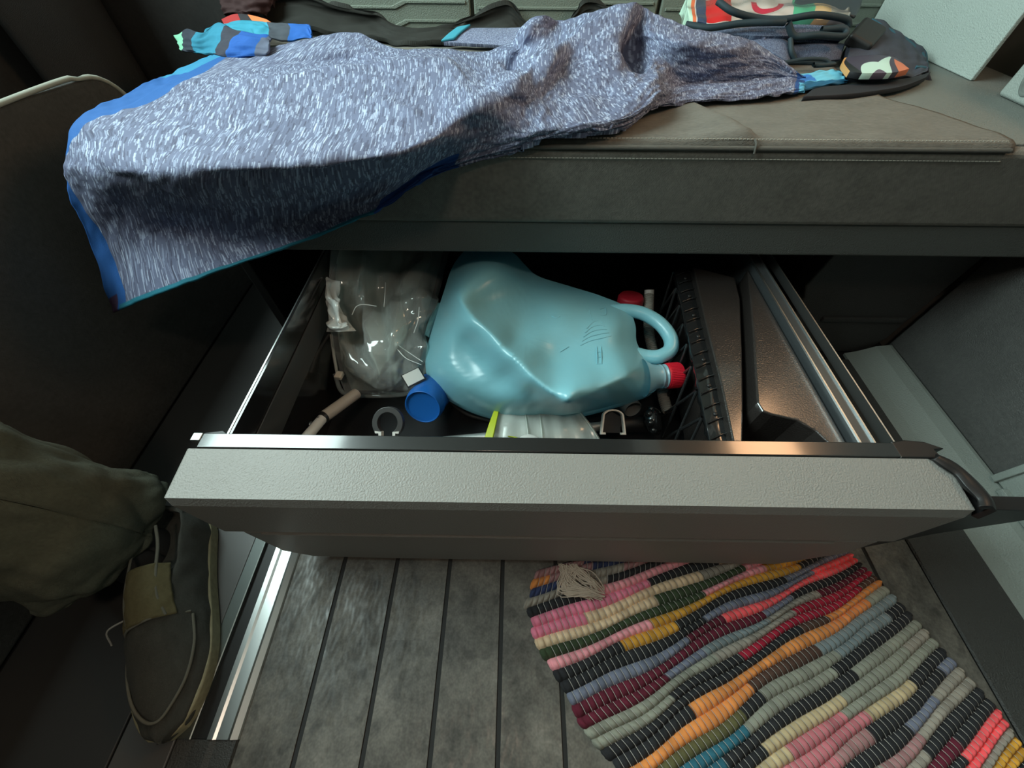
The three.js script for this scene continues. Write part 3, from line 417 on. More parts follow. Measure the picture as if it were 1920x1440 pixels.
{ // black folding crate: perforated top rail over a lattice side
  const t = thing('folding_crate', 'black plastic folding crate wall with riveted rail and diamond lattice', 'crate', V(0.235, 0.095, -0.45)), o = (g) => g.translate(-0.235, -0.095, 0.45);
  const A = onY(1331, 835, .255), B = onY(1374, 835, .255), C2 = onY(1296, 505, .255), D = onY(1264, 505, .255), q = (s, w, dy = 0) => { const l = A.clone().lerp(D, s), r = B.clone().lerp(C2, s); const p = l.lerp(r, w); p.y += dy; return p; };
  obj('top_rail', o(cloth([q(0, 1), q(0.33, 1), q(0.66, 1), q(1, 1)].map((_, j) => [0, 0.5, 1].map((w) => q(1 - j / 3, w, 0.002 * Math.sin(Math.PI * w)))), 10, 60, 0.01, (s, u) => 0.0007 * N(s * 6, u * 30))), M.blackGloss, t);
  for (let k = 0; k < 15; k++) { const s = 0.02 + k * 0.066; obj('rail_rib', o(tube([q(s, 0.05, 0.003), q(s + 0.016, 0.5, 0.0045), q(s + 0.03, 0.95, 0.003)], 0.0010, 10, 6)), M.blackGloss, t); if (k % 2) { const p = q(s + 0.04, 0.5, 0.003); obj('rivet', o(ball(p, 0.0032, 1, 0.6, 1)), M.black, t); } }
  const film = Ph(lin(0.02, 0.021, 0.022), 0.15, { clearcoat: 0.5 });
  for (let k = 0; k < 8; k++) { const s = k / 8, e = (k + 1) / 8; const top = (x) => q(x, 0.02, -0.006), bot = (x) => { const p = q(x, 0.02); p.y = 0.098; p.x -= 0.004; return p; }; obj('lattice_bar', o(tube([top(s), bot(e)], 0.0026, 4, 6)), film, t); obj('lattice_bar', o(tube([bot(s), top(e)], 0.0026, 4, 6)), film, t); }
}
{ // two glossy dark trays stored on edge
  const bronze = Ph(lin(0.026, 0.022, 0.020), 0.3, { clearcoat: 1, clearcoatRoughness: 0.16, bumpMap: grain, bumpScale: 0.0003 });
  const pl = (name, label, pts, y0, y1) => { const w = pts.map(([u, v]) => onY(u, v, y1)).map((p) => p.setX(Math.min(p.x, DX1 - 0.004))), c = w.reduce((a, p) => a.add(p), V(0, 0, 0)).multiplyScalar(1 / w.length); const t = thing(name, label, 'tray', V(c.x, y0, c.z)); obj('tray_body', prism(w.map((p) => [p.x - c.x, p.z - c.z]), 0, y1 - y0, 'y', 0.0025), bronze, t); return t; };
  pl('storage_tray', 'narrow glossy dark brown tray next to the crate lattice', [[1300, 500], [1378, 520], [1388, 560], [1392, 660], [1394, 760], [1393, 836], [1376, 836], [1352, 720], [1322, 600]], 0.12, 0.27);
  pl('storage_tray', 'wide glossy dark brown tray with a curved notch against the drawer side', [[1402, 505], [1445, 530], [1500, 640], [1560, 755], [1597, 836], [1560, 836], [1530, 808], [1495, 788], [1450, 778], [1430, 771], [1420, 755], [1416, 690], [1412, 620], [1407, 560]], 0.12, 0.287);
  const b = onY(1450, 815, 0.16), h = thing('tray_handle', 'black moulded strap curving under the notched tray', 'handle', V(b.x, 0.1, b.z));
  obj('strap', cloth([[[1402, 780, .15], [1440, 788, .17], [1480, 800, .175], [1530, 830, .16]], [[1402, 812, .15], [1430, 820, .165], [1470, 832, .165], [1510, 845, .15]], [[1402, 842, .14], [1430, 842, .15], [1470, 848, .15], [1510, 855, .14]]].map((r) => r.map(([u, v, y]) => onY(u, v, y))), 24, 12, 0.006).translate(-b.x, -0.1, -b.z), M.rubber, h);
}

// ---------------------------------------------------------------- cloths on the bench
const rgb = (r, g, b) => `rgb(${r | 0},${g | 0},${b | 0})`;
function heather(ctx, w, h, sx, sy, slant = 0) {                      // slate melange knit with light slubs
  ctx.fillStyle = rgb(98, 104, 130); ctx.fillRect(0, 0, w, h);
  for (let k = 0; k < w * h / 90; k++) { const x = rnd() * w, y = rnd() * h, l = (8 + rnd() * 16) * sy, c = rnd(); ctx.strokeStyle = c < 0.40 ? `rgba(66,68,90,0.6)` : c < 0.72 ? `rgba(136,146,172,0.7)` : `rgba(172,184,208,0.75)`; ctx.lineWidth = (1.6 + rnd() * 1.8) * sx; ctx.beginPath(); ctx.moveTo(x, y); ctx.lineTo(x + slant * l + (rnd() - .5) * 3 * sx, y + l); ctx.stroke(); }
  for (let k = 0; k < w * h / 700; k++) { const x = rnd() * w, y = rnd() * h, l = (10 + rnd() * 16) * sy; ctx.strokeStyle = `rgba(200,210,230,0.7)`; ctx.lineWidth = (1.2 + rnd() * 1.2) * sx; ctx.beginPath(); ctx.moveTo(x, y); ctx.lineTo(x + slant * l, y + l); ctx.stroke(); }
}
const heatherTex = canvasTexture(1024, 1024, (c, w, h) => heather(c, w, h, 1.2, 1.2));
const knit = data(128, 128, (x, y) => 0.5 + 0.4 * wrapN(x, y, 50, 8), 24, 14);
{
  const R = [ // points of the towel from the back of the seat to the hanging hem, column by column
    [[400, 112, -.90], [335, 135, -.82], [290, 165, -.75], [240, 205, -.68], [172, 255, -.60], [120, 300, -.545], [128, 360, -.545], [165, 450, -.535], [213, 586, -.505]],
    [[470, 97, -.92], [400, 140, -.81], [345, 172, -.75], [300, 196, -.67], [235, 260, -.57], [192, 316, -.49], [205, 385, -.53], [228, 455, -.538], [250, 570, -.480]],
    [[540, 82, -.95], [470, 118, -.85], [425, 155, -.785], [390, 176, -.685], [335, 250, -.55], [288, 322, -.455], [298, 395, -.525], [312, 448, -.543], [325, 540, -.475]],
    [[610, 66, -.98], [560, 98, -.88], [520, 136, -.825], [500, 150, -.72], [455, 235, -.56], [395, 318, -.435], [402, 400, -.522], [410, 453, -.544], [425, 503, -.505]],
    [[670, 62, -.98], [645, 88, -.89], [622, 120, -.85], [618, 134, -.745], [582, 225, -.57], [530, 315, -.435], [528, 385, -.527], [530, 432, -.545], [538, 464, -.52]],
    [[742, 92, -.92], [732, 100, -.89], [726, 112, -.85], [730, 122, -.77], [704, 210, -.58], [662, 302, -.445], [652, 358, -.532], [645, 398, -.545], [648, 420, -.532]],
    [[830, 93, -.93], [830, 100, -.89], [830, 108, -.85], [830, 117, -.77], [808, 205, -.585], [788, 272, -.47], [765, 318, -.532], [735, 360, -.545], [728, 384, -.538]],
    [[918, 96, -.93], [905, 106, -.88], [900, 130, -.78], [895, 162, -.655], [890, 196, -.545], [880, 246, -.540], [858, 290, -.545], [828, 315, -.547], [815, 325, -.545]],
    [[1005, 32, -.86], [990, 66, -.83], [968, 116, -.80], [964, 156, -.60], [966, 196, -.570], [974, 244, -.545], [965, 266, -.546], [955, 280, -.548], [945, 290, -.55]],
    [[1050, 40, -.90], [1042, 68, -.84], [1026, 112, -.69], [1012, 160, -.63], [1012, 200, -.585], [1020, 240, -.548], [1015, 258, -.548], [1010, 268, -.552], [1005, 278, -.553]],
    [[1110, 24, -.87], [1086, 70, -.77], [1074, 105, -.72], [1062, 145, -.67], [1064, 188, -.61], [1080, 230, -.555], [1080, 246, -.552], [1080, 256, -.555], [1080, 264, -.558]],
    [[1182, 6, -.84], [1178, 45, -.78], [1168, 90, -.72], [1165, 135, -.67], [1168, 180, -.615], [1175, 215, -.575], [1174, 226, -.574], [1172, 235, -.575], [1170, 243, -.575]],
    [[1205, 12, -.86], [1192, 58, -.83], [1188, 100, -.79], [1202, 130, -.71], [1225, 150, -.65], [1232, 178, -.620], [1222, 196, -.613], [1208, 210, -.61], [1192, 226, -.60]],
    [[1232, 28, -.85], [1222, 62, -.79], [1230, 90, -.77], [1238, 115, -.745], [1240, 145, -.705], [1240, 172, -.66], [1238, 182, -.655], [1236, 190, -.65], [1230, 200, -.64]],
    [[1300, 54, -.82], [1290, 80, -.755], [1286, 108, -.755], [1284, 135, -.756], [1284, 161, -.755], [1285, 167, -.722], [1285, 174, -.695], [1285, 183, -.678], [1285, 193, -.668]],
    [[1370, 66, -.82], [1371, 88, -.775], [1373, 112, -.774], [1374, 135, -.773], [1375, 153, -.772], [1375, 158, -.745], [1375, 165, -.718], [1375, 175, -.70], [1375, 185, -.69]],
    [[1422, 84, -.83], [1432, 100, -.80], [1438, 118, -.795], [1443, 134, -.79], [1446, 147, -.785], [1448, 151, -.765], [1448, 157, -.742], [1448, 167, -.722], [1448, 178, -.705]],
    [[1508, 146, -.80], [1508, 149, -.79], [1508, 151, -.79], [1508, 153, -.785], [1508, 154, -.78], [1508, 156, -.77], [1508, 160, -.75], [1508, 165, -.74], [1508, 171, -.73]],
  ];
  const grid = []; for (let r = 0; r < 9; r++) grid.push(R.map((c) => onZ(...c[r])));
  for (const row of grid) for (const p of row) if (p.z < -0.56 && p.y < SEAT + 0.006) p.y = SEAT + 0.006;
  const t = thing('beach_towel', 'slate blue heathered towel with bright blue border thrown over the bench', 'towel', V(-0.05, SEAT, -0.7)), o = (g) => g.translate(0.05, -SEAT, 0.7);
  const cs = [0], rs = [0];                                            // lengths along the cloth, so that the knit keeps one size
  for (let c = 1; c < R.length; c++) cs.push(cs[c - 1] + grid.reduce((s, r) => s + r[c].distanceTo(r[c - 1]), 0) / 9);
  for (let r = 1; r < 9; r++) rs.push(rs[r - 1] + grid[r].reduce((s, p, c) => s + p.distanceTo(grid[r - 1][c]), 0) / R.length);
  const along = (T, x) => { const i = Math.max(0, Math.min(T.length - 2, Math.floor(x))); return (T[i] + (T[i + 1] - T[i]) * (x - i)) / T[T.length - 1]; };
  const nc = R.length - 1, tex = canvasTexture(2048, 1024, (c, w, h) => {
    heather(c, w, h, 1.1, 1.1, 0.12);
    const X = (s) => along(cs, s) * w, Y = (r) => along(rs, r) * h, poly = (pts, f) => { c.fillStyle = f; c.beginPath(); pts.forEach(([s, r], i) => c[i ? 'lineTo' : 'moveTo'](X(s), Y(r))); c.fill(); };
    poly([[-.2, -.2], [0.5, -.2], [0.75, 0.6], [1.25, 2], [0.95, 3.2], [0.3, 4.4], [0, 4.9], [-.2, 5]], rgb(24, 88, 156));
    poly([[-.2, -.2], [0.42, -.2], [0.5, 0.6], [0.6, 1.2], [0.2, 1.6], [-.2, 1.7]], rgb(44, 132, 172));
    poly([[-.2, 5.6], [0.06, 5.7], [0.35, 6.3], [0.7, 7.2], [0.85, 7.7], [0.6, 8.2], [-.2, 8.2]], rgb(26, 84, 152));
    poly([[-.2, 7.75], [0.5, 7.7], [0.3, 8.2], [-.2, 8.2]], rgb(60, 40, 70));
    poly([[0.5, 7.88], [3, 7.86], [5.6, 7.7], [7.2, 7.0], [7.2, 8.2], [0.4, 8.2]], rgb(22, 108, 128));
    poly([[5.8, 7.2], [7, 5.9], [7.4, 8.2], [5.6, 8.2]], rgb(26, 66, 130));
    poly([[16.75, -0.2], [16.6, 8.2], [17.2, 8.2], [17.2, -.2]], rgb(34, 78, 140)); poly([[16.75, 5.2], [17.2, 5.0], [17.2, 8.2], [16.75, 8.2]], rgb(96, 180, 216));
  });
  const mat = S(lin(1, 1, 1), 0.82, { map: tex, bumpMap: knit, bumpScale: 0.0006, side: THREE.DoubleSide });
  // folds and tucks, each a line over the cloth with its height and half width
  const inv = rot.clone().invert(), seen = (p) => { const q = p.clone().sub(camera.position).applyMatrix4(inv); return [960 - F * q.x / q.z, 720 + F * q.y / q.z]; };
  const folds = [[0.006, 12, [[300, 188], [400, 170], [500, 150], [620, 132], [730, 120], [830, 115], [905, 108]]], [-0.008, 14, [[400, 158], [520, 128], [620, 108], [700, 100]]], [0.010, 10, [[790, 232], [860, 205], [930, 180], [985, 150], [1030, 110], [1075, 80], [1110, 50], [1180, 15]]], [-0.022, 13, [[955, 55], [968, 90], [950, 130]]], [0.015, 11, [[1005, 35], [988, 80], [965, 125]]], [-0.022, 14, [[1190, 25], [1180, 70], [1190, 105], [1215, 130]]], [0.006, 6, [[690, 180], [745, 205], [800, 228]]], [-0.009, 16, [[1040, 175], [1100, 165], [1165, 178]]], [-0.014, 10, [[360, 326], [450, 336], [600, 330], [760, 305]]], [-0.010, 12, [[150, 305], [230, 338], [330, 378], [420, 402]]], [-0.003, 6, [[330, 228], [390, 240]]], [-0.006, 10, [[640, 110], [690, 128], [730, 130]]], [0.006, 12, [[240, 420], [300, 470], [340, 520]]]];
  const fold = (p) => { const [x, y] = seen(p); let s = 0; for (const [amp, w, L] of folds) { let d = 1e9, f = 0; for (let i = 0; i < L.length - 1; i++) { const [ax, ay] = L[i], bx = L[i + 1][0] - ax, by = L[i + 1][1] - ay, k = Math.max(0, Math.min(1, ((x - ax) * bx + (y - ay) * by) / (bx * bx + by * by))), e = Math.hypot(x - ax - k * bx, y - ay - k * by); if (e < d) { d = e; f = (i + k) / (L.length - 1); } } if (d < 4 * w) s += amp * Math.min(1, 0.05 + 2.6 * f, 0.1 + 5 * (1 - f)) * Math.exp(-Math.sqrt(d * d + 4) / w); } return s; };
  const wr = (s, u, p) => fold(p) + 0.0045 * N(s * 22 + u * 5, u * 9, 3) * Math.min(1, 6 * u, 6 * (1 - u) + 0.3) + 0.0022 * (0.5 - Math.abs(N(s * 30 - u * 9, u * 8, 8))) + 0.002 * N(s * 60, u * 30, 4);
  const sheet = cloth(grid, 340, 150, 0.003, wr, (p) => { if (p.z < -0.551 && p.x > -0.562) p.y = Math.max(p.y, SEAT + 0.0075); }), suv = sheet.attributes.uv;
  for (let i = 0; i < suv.count; i++) suv.setXY(i, along(cs, suv.getX(i) * nc), 1 - along(rs, (1 - suv.getY(i)) * 8));
  obj('main_sheet', o(sheet), mat, t);
  // striped end crumpled at the back left
  const stripes = canvasTexture(512, 256, (c, w, h) => { c.fillStyle = rgb(42, 134, 164); c.fillRect(0, 0, w, h); const band = (a, b, f) => { c.fillStyle = f; c.fillRect(a * w, 0, (b - a) * w, h); }; band(0, 0.10, rgb(140, 214, 178)); band(0.10, 0.28, rgb(44, 52, 66)); band(0.56, 0.68, rgb(50, 52, 66)); band(0.68, 0.90, rgb(20, 88, 172)); band(0.90, 1, rgb(96, 104, 126)); });
  const sm = S(lin(1, 1, 1), 0.8, { map: stripes, bumpMap: knit, bumpScale: 0.0006, side: THREE.DoubleSide });
  const S1 = [[[326, 66, -.98], [352, 54, -.99], [380, 62, -.96], [410, 42, -1.0], [450, 60, -.95], [500, 66, -.95], [510, 72, -.95]], [[332, 80, -.965], [350, 70, -.96], [366, 76, -.94], [400, 66, -.95], [440, 64, -.93], [480, 68, -.92], [506, 76, -.92]], [[340, 94, -.95], [350, 90, -.945], [370, 94, -.93], [395, 96, -.93], [425, 86, -.90], [460, 84, -.89], [504, 88, -.89]], [[348, 108, -.94], [356, 110, -.93], [380, 114, -.92], [400, 118, -.91], [424, 112, -.885], [460, 106, -.88], [500, 104, -.88]]].map((r) => r.map((p) => { const q = onZ(...p); q.y = Math.max(q.y, SEAT + 0.008); return q; }));
  obj('striped_end', o(cloth(S1, 60, 36, 0.003, (s, u) => 0.004 * N(s * 8, u * 6, 2))), sm, t).userData.label = 'cyan, blue and black striped towel end';
  const S2 = [[[420, 44, -1.03], [450, 38, -1.04], [490, 40, -1.04], [505, 42, -1.02], [540, 44, -1.02], [575, 46, -1.02], [578, 50, -1.0]], [[430, 50, -1.0], [460, 46, -1.01], [488, 50, -1.0], [512, 56, -1.0], [545, 52, -1.0], [574, 54, -1.0], [582, 62, -.99]], [[440, 58, -.98], [470, 60, -.98], [480, 66, -.975], [512, 72, -.97], [540, 76, -.97], [568, 72, -.98], [584, 72, -.98]]].map((r) => r.map((p) => { const q = onZ(...p); q.y = Math.max(q.y, SEAT + 0.01); return q; }));
  const st2 = canvasTexture(512, 128, (c, w, h) => { const band = (a, b, f) => { c.fillStyle = f; c.fillRect(a * w, 0, (b - a) * w, h); }; band(0, 1, rgb(46, 144, 172)); band(0.45, 0.66, rgb(58, 64, 74)); band(0.66, 1, rgb(22, 90, 172)); });
  obj('striped_fold', o(cloth(S2, 50, 24, 0.003, (s, u) => 0.003 * N(s * 9, u * 5, 6))), S(lin(1, 1, 1), 0.8, { map: st2, side: THREE.DoubleSide }), t);
  const S3 = [[[415, 36, -1.06], [440, 26, -1.07], [470, 28, -1.07], [500, 36, -1.05]], [[420, 46, -1.04], [445, 40, -1.05], [480, 40, -1.05], [512, 44, -1.03]]].map((r) => r.map((p) => onZ(...p)));
  const st3 = canvasTexture(256, 64, (c, w, h) => { const band = (a, b, f) => { c.fillStyle = f; c.fillRect(a * w, 0, (b - a) * w, h); }; band(0, 0.4, rgb(170, 44, 44)); band(0.4, 0.6, rgb(40, 38, 44)); band(0.6, 1, rgb(226, 122, 68)); });
  obj('orange_fold', o(cloth(S3, 24, 10, 0.004)), S(lin(1, 1, 1), 0.8, { map: st3, side: THREE.DoubleSide }), t);
  // folded-back edge with teal binding
  const hm = S(lin(1, 1, 1), 0.82, { map: heatherTex, side: THREE.DoubleSide });
  const S4 = [[[862, 53, -1.02], [900, 52, -1.02], [950, 52, -1.02], [990, 50, -.98]], [[845, 66, -1.0], [890, 66, -.99], [940, 66, -.98], [985, 70, -.95]], [[832, 80, -.98], [880, 84, -.97], [930, 86, -.96], [975, 90, -.93]]].map((r) => r.map((p) => { const q = onZ(...p); q.y = Math.max(q.y, SEAT + 0.012); return q; }));
  obj('folded_edge', o(cloth(S4, 40, 20, 0.006)), hm, t);
  obj('teal_binding', o(cloth([[0, 1], [1, 0]].map((_, j) => S4.map((r) => { const p = r[0].clone(); p.x += j ? 0.022 : -0.004; p.y += 0.0035 - (j ? 0 : 0.004); return p; })), 14, 4, 0.003)), S(lin(0.035, 0.27, 0.36), 0.75), t);
  // blue-edged tail of the towel on the right
  const S5 = [[[1470, 160, -.80], [1510, 148, -.82], [1545, 146, -.84], [1570, 152, -.83]], [[1460, 172, -.76], [1510, 160, -.78], [1545, 158, -.79], [1578, 160, -.79]], [[1440, 190, -.72], [1490, 184, -.735], [1540, 174, -.76], [1582, 165, -.78]]].map((r) => r.map((p) => { const q = onZ(...p); q.y = Math.max(q.y, SEAT + 0.008); return q; }));
  const st5 = canvasTexture(128, 128, (c, w, h) => { c.fillStyle = rgb(110, 192, 220); c.fillRect(0, 0, w, h); c.fillStyle = rgb(52, 120, 196); c.beginPath(); c.moveTo(0, 0); c.lineTo(w * .3, h * .1); c.lineTo(w * .5, h * .55); c.lineTo(0, h * .6); c.fill(); c.fillStyle = rgb(20, 92, 128); c.fillRect(0, h * .58, w, h * .42); });
  obj('blue_tail', o(cloth(S5, 24, 20, 0.003, (s, u) => 0.003 * N(s * 7, u * 7, 1))), S(lin(1, 1, 1), 0.8, { map: st5, side: THREE.DoubleSide }), t);
}
{ // dark garment heaped behind the towel
  const G = [[[470, 0, -1.25], [560, -8, -1.25], [640, 14, -1.22], [700, 26, -1.2], [760, 66, -1.15], [830, 62, -1.16], [880, 34, -1.2], [950, 10, -1.22], [990, 42, -1.18], [1060, 40, -1.18], [1100, 5, -1.22], [1150, 18, -1.18], [1190, 40, -1.14]], [[490, 20, -1.2], [570, 14, -1.2], [640, 34, -1.17], [700, 46, -1.14], [750, 80, -1.1], [820, 76, -1.11], [880, 52, -1.14], [948, 34, -1.16], [985, 60, -1.12], [1060, 58, -1.12], [1105, 26, -1.16], [1150, 36, -1.12], [1190, 54, -1.1]], [[500, 46, -1.12], [575, 48, -1.1], [640, 62, -1.08], [700, 74, -1.06], [755, 96, -1.03], [820, 94, -1.03], [880, 78, -1.06], [945, 64, -1.06], [985, 80, -1.04], [1060, 78, -1.04], [1110, 56, -1.06], [1150, 62, -1.04], [1190, 72, -1.03]]].map((r) => r.map((p) => { p[2] = Math.max(p[2], -1.145); const q = onZ(...p); q.y = Math.max(q.y, SEAT + 0.004); return q; }));
  const t = thing('jacket', 'dark olive-black jacket crumpled along the back of the bench', 'jacket', V(-0.2, SEAT, -1.12));
  obj('jacket_cloth', cloth(G, 160, 40, 0.008, (s, u) => 0.006 * N(s * 18, u * 5, 3)).translate(0.2, -SEAT, 1.12), S(lin(0.017, 0.0175, 0.014), 0.85, { bumpMap: weave, bumpScale: 0.0008, side: THREE.DoubleSide }), t);
  const r = thing('red_cloth', 'dark red cloth bundle at the back left of the bench', 'cloth', V(-0.6, SEAT, -1.12));
  obj('bundle', cloth([[[405, -30, -1.16], [440, -45, -1.18], [480, -45, -1.18], [520, -30, -1.16]], [[412, 5, -1.12], [445, -5, -1.1], [480, -5, -1.1], [512, 5, -1.12]], [[420, 28, -1.1], [450, 22, -1.08], [475, 24, -1.08], [500, 30, -1.1]]].map((r) => r.map((p) => { p[2] = Math.max(p[2], -1.145); const q = onZ(...p); q.y = Math.max(q.y, SEAT + 0.004); return q; })), 40, 30, 0.012, (s, u) => 0.006 * N(s * 6, u * 6, 5)).translate(0.6, -SEAT, 1.12), S(lin(0.03, 0.008, 0.008), 0.85, { side: THREE.DoubleSide }), r);
}
{ // strapped bundle on the right of the bench
  const up = (p) => { const q = onZ(...p); q.y = Math.max(q.y, SEAT + 0.006); return q; };
  const hm = S(lin(0.62, 0.68, 0.72), 0.82, { map: heatherTex, side: THREE.DoubleSide }), strap = S(lin(0.012, 0.028, 0.037), 0.7);
  const t = thing('folded_poncho', 'folded heathered poncho bundle wrapped with dark teal cord', 'poncho', V(0.5, SEAT, -0.95)), o = (g) => g.translate(-0.5, -SEAT, 0.95);
  obj('upper_fold', o(cloth([[[1290, 48, -1.02], [1370, 44, -1.02], [1450, 40, -1.02], [1520, 38, -1.02], [1590, 42, -1.02]], [[1295, 55, -.97], [1370, 56, -.94], [1450, 52, -.93], [1520, 52, -.93], [1588, 58, -.95]], [[1300, 62, -.96], [1390, 66, -.92], [1450, 68, -.91], [1520, 68, -.92], [1586, 72, -.94]]].map((r) => r.map(up)), 50, 20, 0.02)), hm, t);
  obj('middle_fold', o(cloth([[[1380, 66, -.95], [1420, 62, -.95], [1460, 62, -.95], [1478, 66, -.95]], [[1390, 80, -.92], [1430, 74, -.91], [1470, 80, -.90], [1484, 90, -.91]], [[1420, 92, -.90], [1450, 100, -.88], [1475, 115, -.87], [1486, 112, -.885]]].map((r) => r.map(up)), 30, 20, 0.02)), hm, t);
  obj('lower_fold', o(cloth([[[1486, 78, -.95], [1520, 76, -.95], [1550, 78, -.95], [1585, 82, -.95]], [[1488, 92, -.915], [1520, 90, -.91], [1550, 92, -.91], [1580, 96, -.92]], [[1490, 114, -.90], [1520, 114, -.895], [1550, 114, -.895], [1576, 112, -.91]]].map((r) => r.map(up)), 30, 20, 0.02)), hm, t);
  const cord = (pts, r) => obj('cord', o(tube(pts.map((p) => { const q = onZ(...p); q.y = Math.max(q.y, SEAT + 0.012); return q; }), r, 60, 8)), strap, t);
  cord([[1286, 46, -.95], [1330, 52, -.93], [1390, 44, -.92], [1440, 42, -.91], [1472, 42, -.91]], 0.0052);
  cord([[1345, 2, -.95], [1375, 22, -.93], [1420, 34, -.93], [1470, 36, -.92], [1530, 28, -.92], [1585, 36, -.93], [1592, 50, -.93]], 0.0052);
  cord([[1478, 44, -.905], [1490, 68, -.90], [1530, 66, -.895], [1580, 68, -.90], [1582, 54, -.91], [1540, 56, -.91]], 0.0052);
  cord([[1482, 72, -.90], [1484, 95, -.885], [1490, 110, -.88]], 0.004);
  for (const [a, b, c] of [[118, 112, 125], [122, 117, 132], [128, 124, 138], [134, 128, 142]]) cord([[1470, a, -.86], [1510, b - 1, -.86], [1545, b, -.86], [1556, b + 8, -.855], [1545, c, -.85], [1525, c - 4, -.845]], 0.0032);
  // clear pack with coloured print
  const pk = thing('clothing_pack', 'clear plastic pack with red, white and green patches above the poncho', 'pack', V(0.5, SEAT + 0.05, -1.0)), q = (g) => g.translate(-0.5, -SEAT - 0.05, 1.0);
  const pr = canvasTexture(512, 128, (c, w, h) => { c.fillStyle = rgb(206, 196, 190); c.fillRect(0, 0, w, h); const R2 = (a, b, y0, y1, f) => { c.fillStyle = f; c.fillRect(a * w, y0 * h, (b - a) * w, (y1 - y0) * h); }; R2(0, 0.05, 0, 1, rgb(190, 220, 200)); R2(0.05, 0.08, 0.2, 1, rgb(220, 110, 70)); R2(0.09, 0.16, 0, 1, rgb(58, 72, 98)); R2(0.16, 0.32, 0.3, 0.95, rgb(206, 34, 38)); c.strokeStyle = rgb(196, 40, 70); c.lineWidth = 16; c.beginPath(); c.ellipse(w * .53, h * .42, 42, 30, 0, 0, Math.PI); c.stroke(); R2(0.68, 0.80, 0.2, 1, rgb(88, 178, 140)); R2(0.80, 0.88, 0.3, 1, rgb(222, 184, 130)); R2(0.88, 1, 0.3, 1, rgb(180, 170, 160)); });
  obj('printed_pack', q(cloth([[[1290, -12, -1.06], [1350, -18, -1.08], [1430, -20, -1.1], [1510, -16, -1.1], [1592, 6, -1.06]], [[1288, 14, -1.0], [1350, 10, -1.0], [1430, 10, -1.0], [1510, 10, -1.0], [1594, 22, -1.0]], [[1292, 40, -.965], [1350, 44, -.95], [1430, 36, -.955], [1510, 34, -.955], [1592, 36, -.965]]].map((r) => r.map((p) => onZ(...p))), 60, 24, 0.03, (s, u) => 0.005 * N(s * 9, u * 4, 2))), Ph(lin(1, 1, 1), 0.2, { map: pr, clearcoat: 1, clearcoatRoughness: 0.06, side: THREE.DoubleSide }), pk);
  obj('mesh_flap', q(cloth([[[1490, -40, -1.1], [1540, -40, -1.1], [1620, -30, -1.1]], [[1440, -6, -1.06], [1530, -4, -1.05], [1615, 8, -1.05]], [[1420, 4, -1.03], [1520, 12, -1.01], [1605, 30, -1.0]]].map((r) => r.map((p) => onZ(...p))), 20, 20, 0.004)), S(lin(0.05, 0.06, 0.07), 0.5), pk);
  // hooded pouch with teal rim
  const po = thing('swim_pouch', 'dark navy pouch with a teal rim leaning at the bench corner', 'pouch', V(0.68, SEAT, -0.9)), w = (g) => g.translate(-0.68, -SEAT, 0.9);
  const P = [[[1606, 46, -.99], [1640, 34, -1.0], [1680, 56, -.98], [1712, 76, -.96], [1734, 92, -.94]], [[1596, 80, -.93], [1640, 72, -.93], [1680, 84, -.92], [1718, 100, -.91], [1738, 112, -.91]], [[1586, 118, -.87], [1640, 112, -.865], [1680, 118, -.86], [1715, 128, -.865], [1736, 132, -.87]], [[1572, 160, -.80], [1620, 160, -.80], [1660, 158, -.805], [1700, 154, -.815], [1732, 144, -.84]]].map((r) => r.map(up));
  obj('pouch_cloth', w(cloth(P, 50, 40, 0.02, (s, u) => 0.004 * N(s * 7, u * 6, 5))), S(lin(0.055, 0.06, 0.085), 0.8, { map: felt, side: THREE.DoubleSide }), po);
  obj('teal_rim', w(cloth([0, 1].map((j) => [...P[0].slice(1), P[1][4], P[2][4]].map((p, i) => V(p.x + (j ? -0.012 - 0.006 * Math.min(3, i) : 0.004), p.y + 0.004 - (j ? 0.002 : 0.006), p.z + (j ? 0.012 : 0)))), 30, 4, 0.004)), S(lin(0.02, 0.09, 0.13), 0.75), po);
  obj('toggle', w(new RoundedBoxGeometry(0.045, 0.02, 0.06, 3, 0.006).rotateY(-0.7).rotateX(0.4).translate(...(() => { const p = onZ(1622, 68, -.93); return [p.x, Math.max(p.y, SEAT + 0.03), p.z]; })())), M.black, po);
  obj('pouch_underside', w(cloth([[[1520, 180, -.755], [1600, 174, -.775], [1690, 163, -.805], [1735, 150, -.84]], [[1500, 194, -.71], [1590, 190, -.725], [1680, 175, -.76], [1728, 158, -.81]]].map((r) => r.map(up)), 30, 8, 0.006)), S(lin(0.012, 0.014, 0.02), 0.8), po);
  const pt = canvasTexture(256, 128, (c, W, H) => { c.fillStyle = rgb(62, 54, 72); c.fillRect(0, 0, W, H); c.fillStyle = rgb(206, 150, 90); c.fillRect(0, 0, W * .06, H); c.fillStyle = rgb(22, 24, 28); c.beginPath(); c.moveTo(W * .06, H * .2); c.lineTo(W * .3, H); c.lineTo(W * .02, H); c.fill(); c.fillStyle = rgb(196, 226, 214); c.beginPath(); c.moveTo(W * .26, H); c.bezierCurveTo(W * .28, H * .5, W * .45, H * .42, W * .58, H * .5); c.lineTo(W * .76, H * .06); c.lineTo(W * .80, H * .1); c.lineTo(W * .70, H); c.fill(); c.fillStyle = rgb(92, 78, 96); c.beginPath(); c.moveTo(W * .42, H); c.quadraticCurveTo(W * .56, H * .6, W * .62, H); c.fill(); c.fillStyle = rgb(212, 118, 78); c.beginPath(); c.moveTo(W * .86, H * .2); c.lineTo(W, H * .5); c.lineTo(W, H); c.lineTo(W * .8, H); c.fill(); });
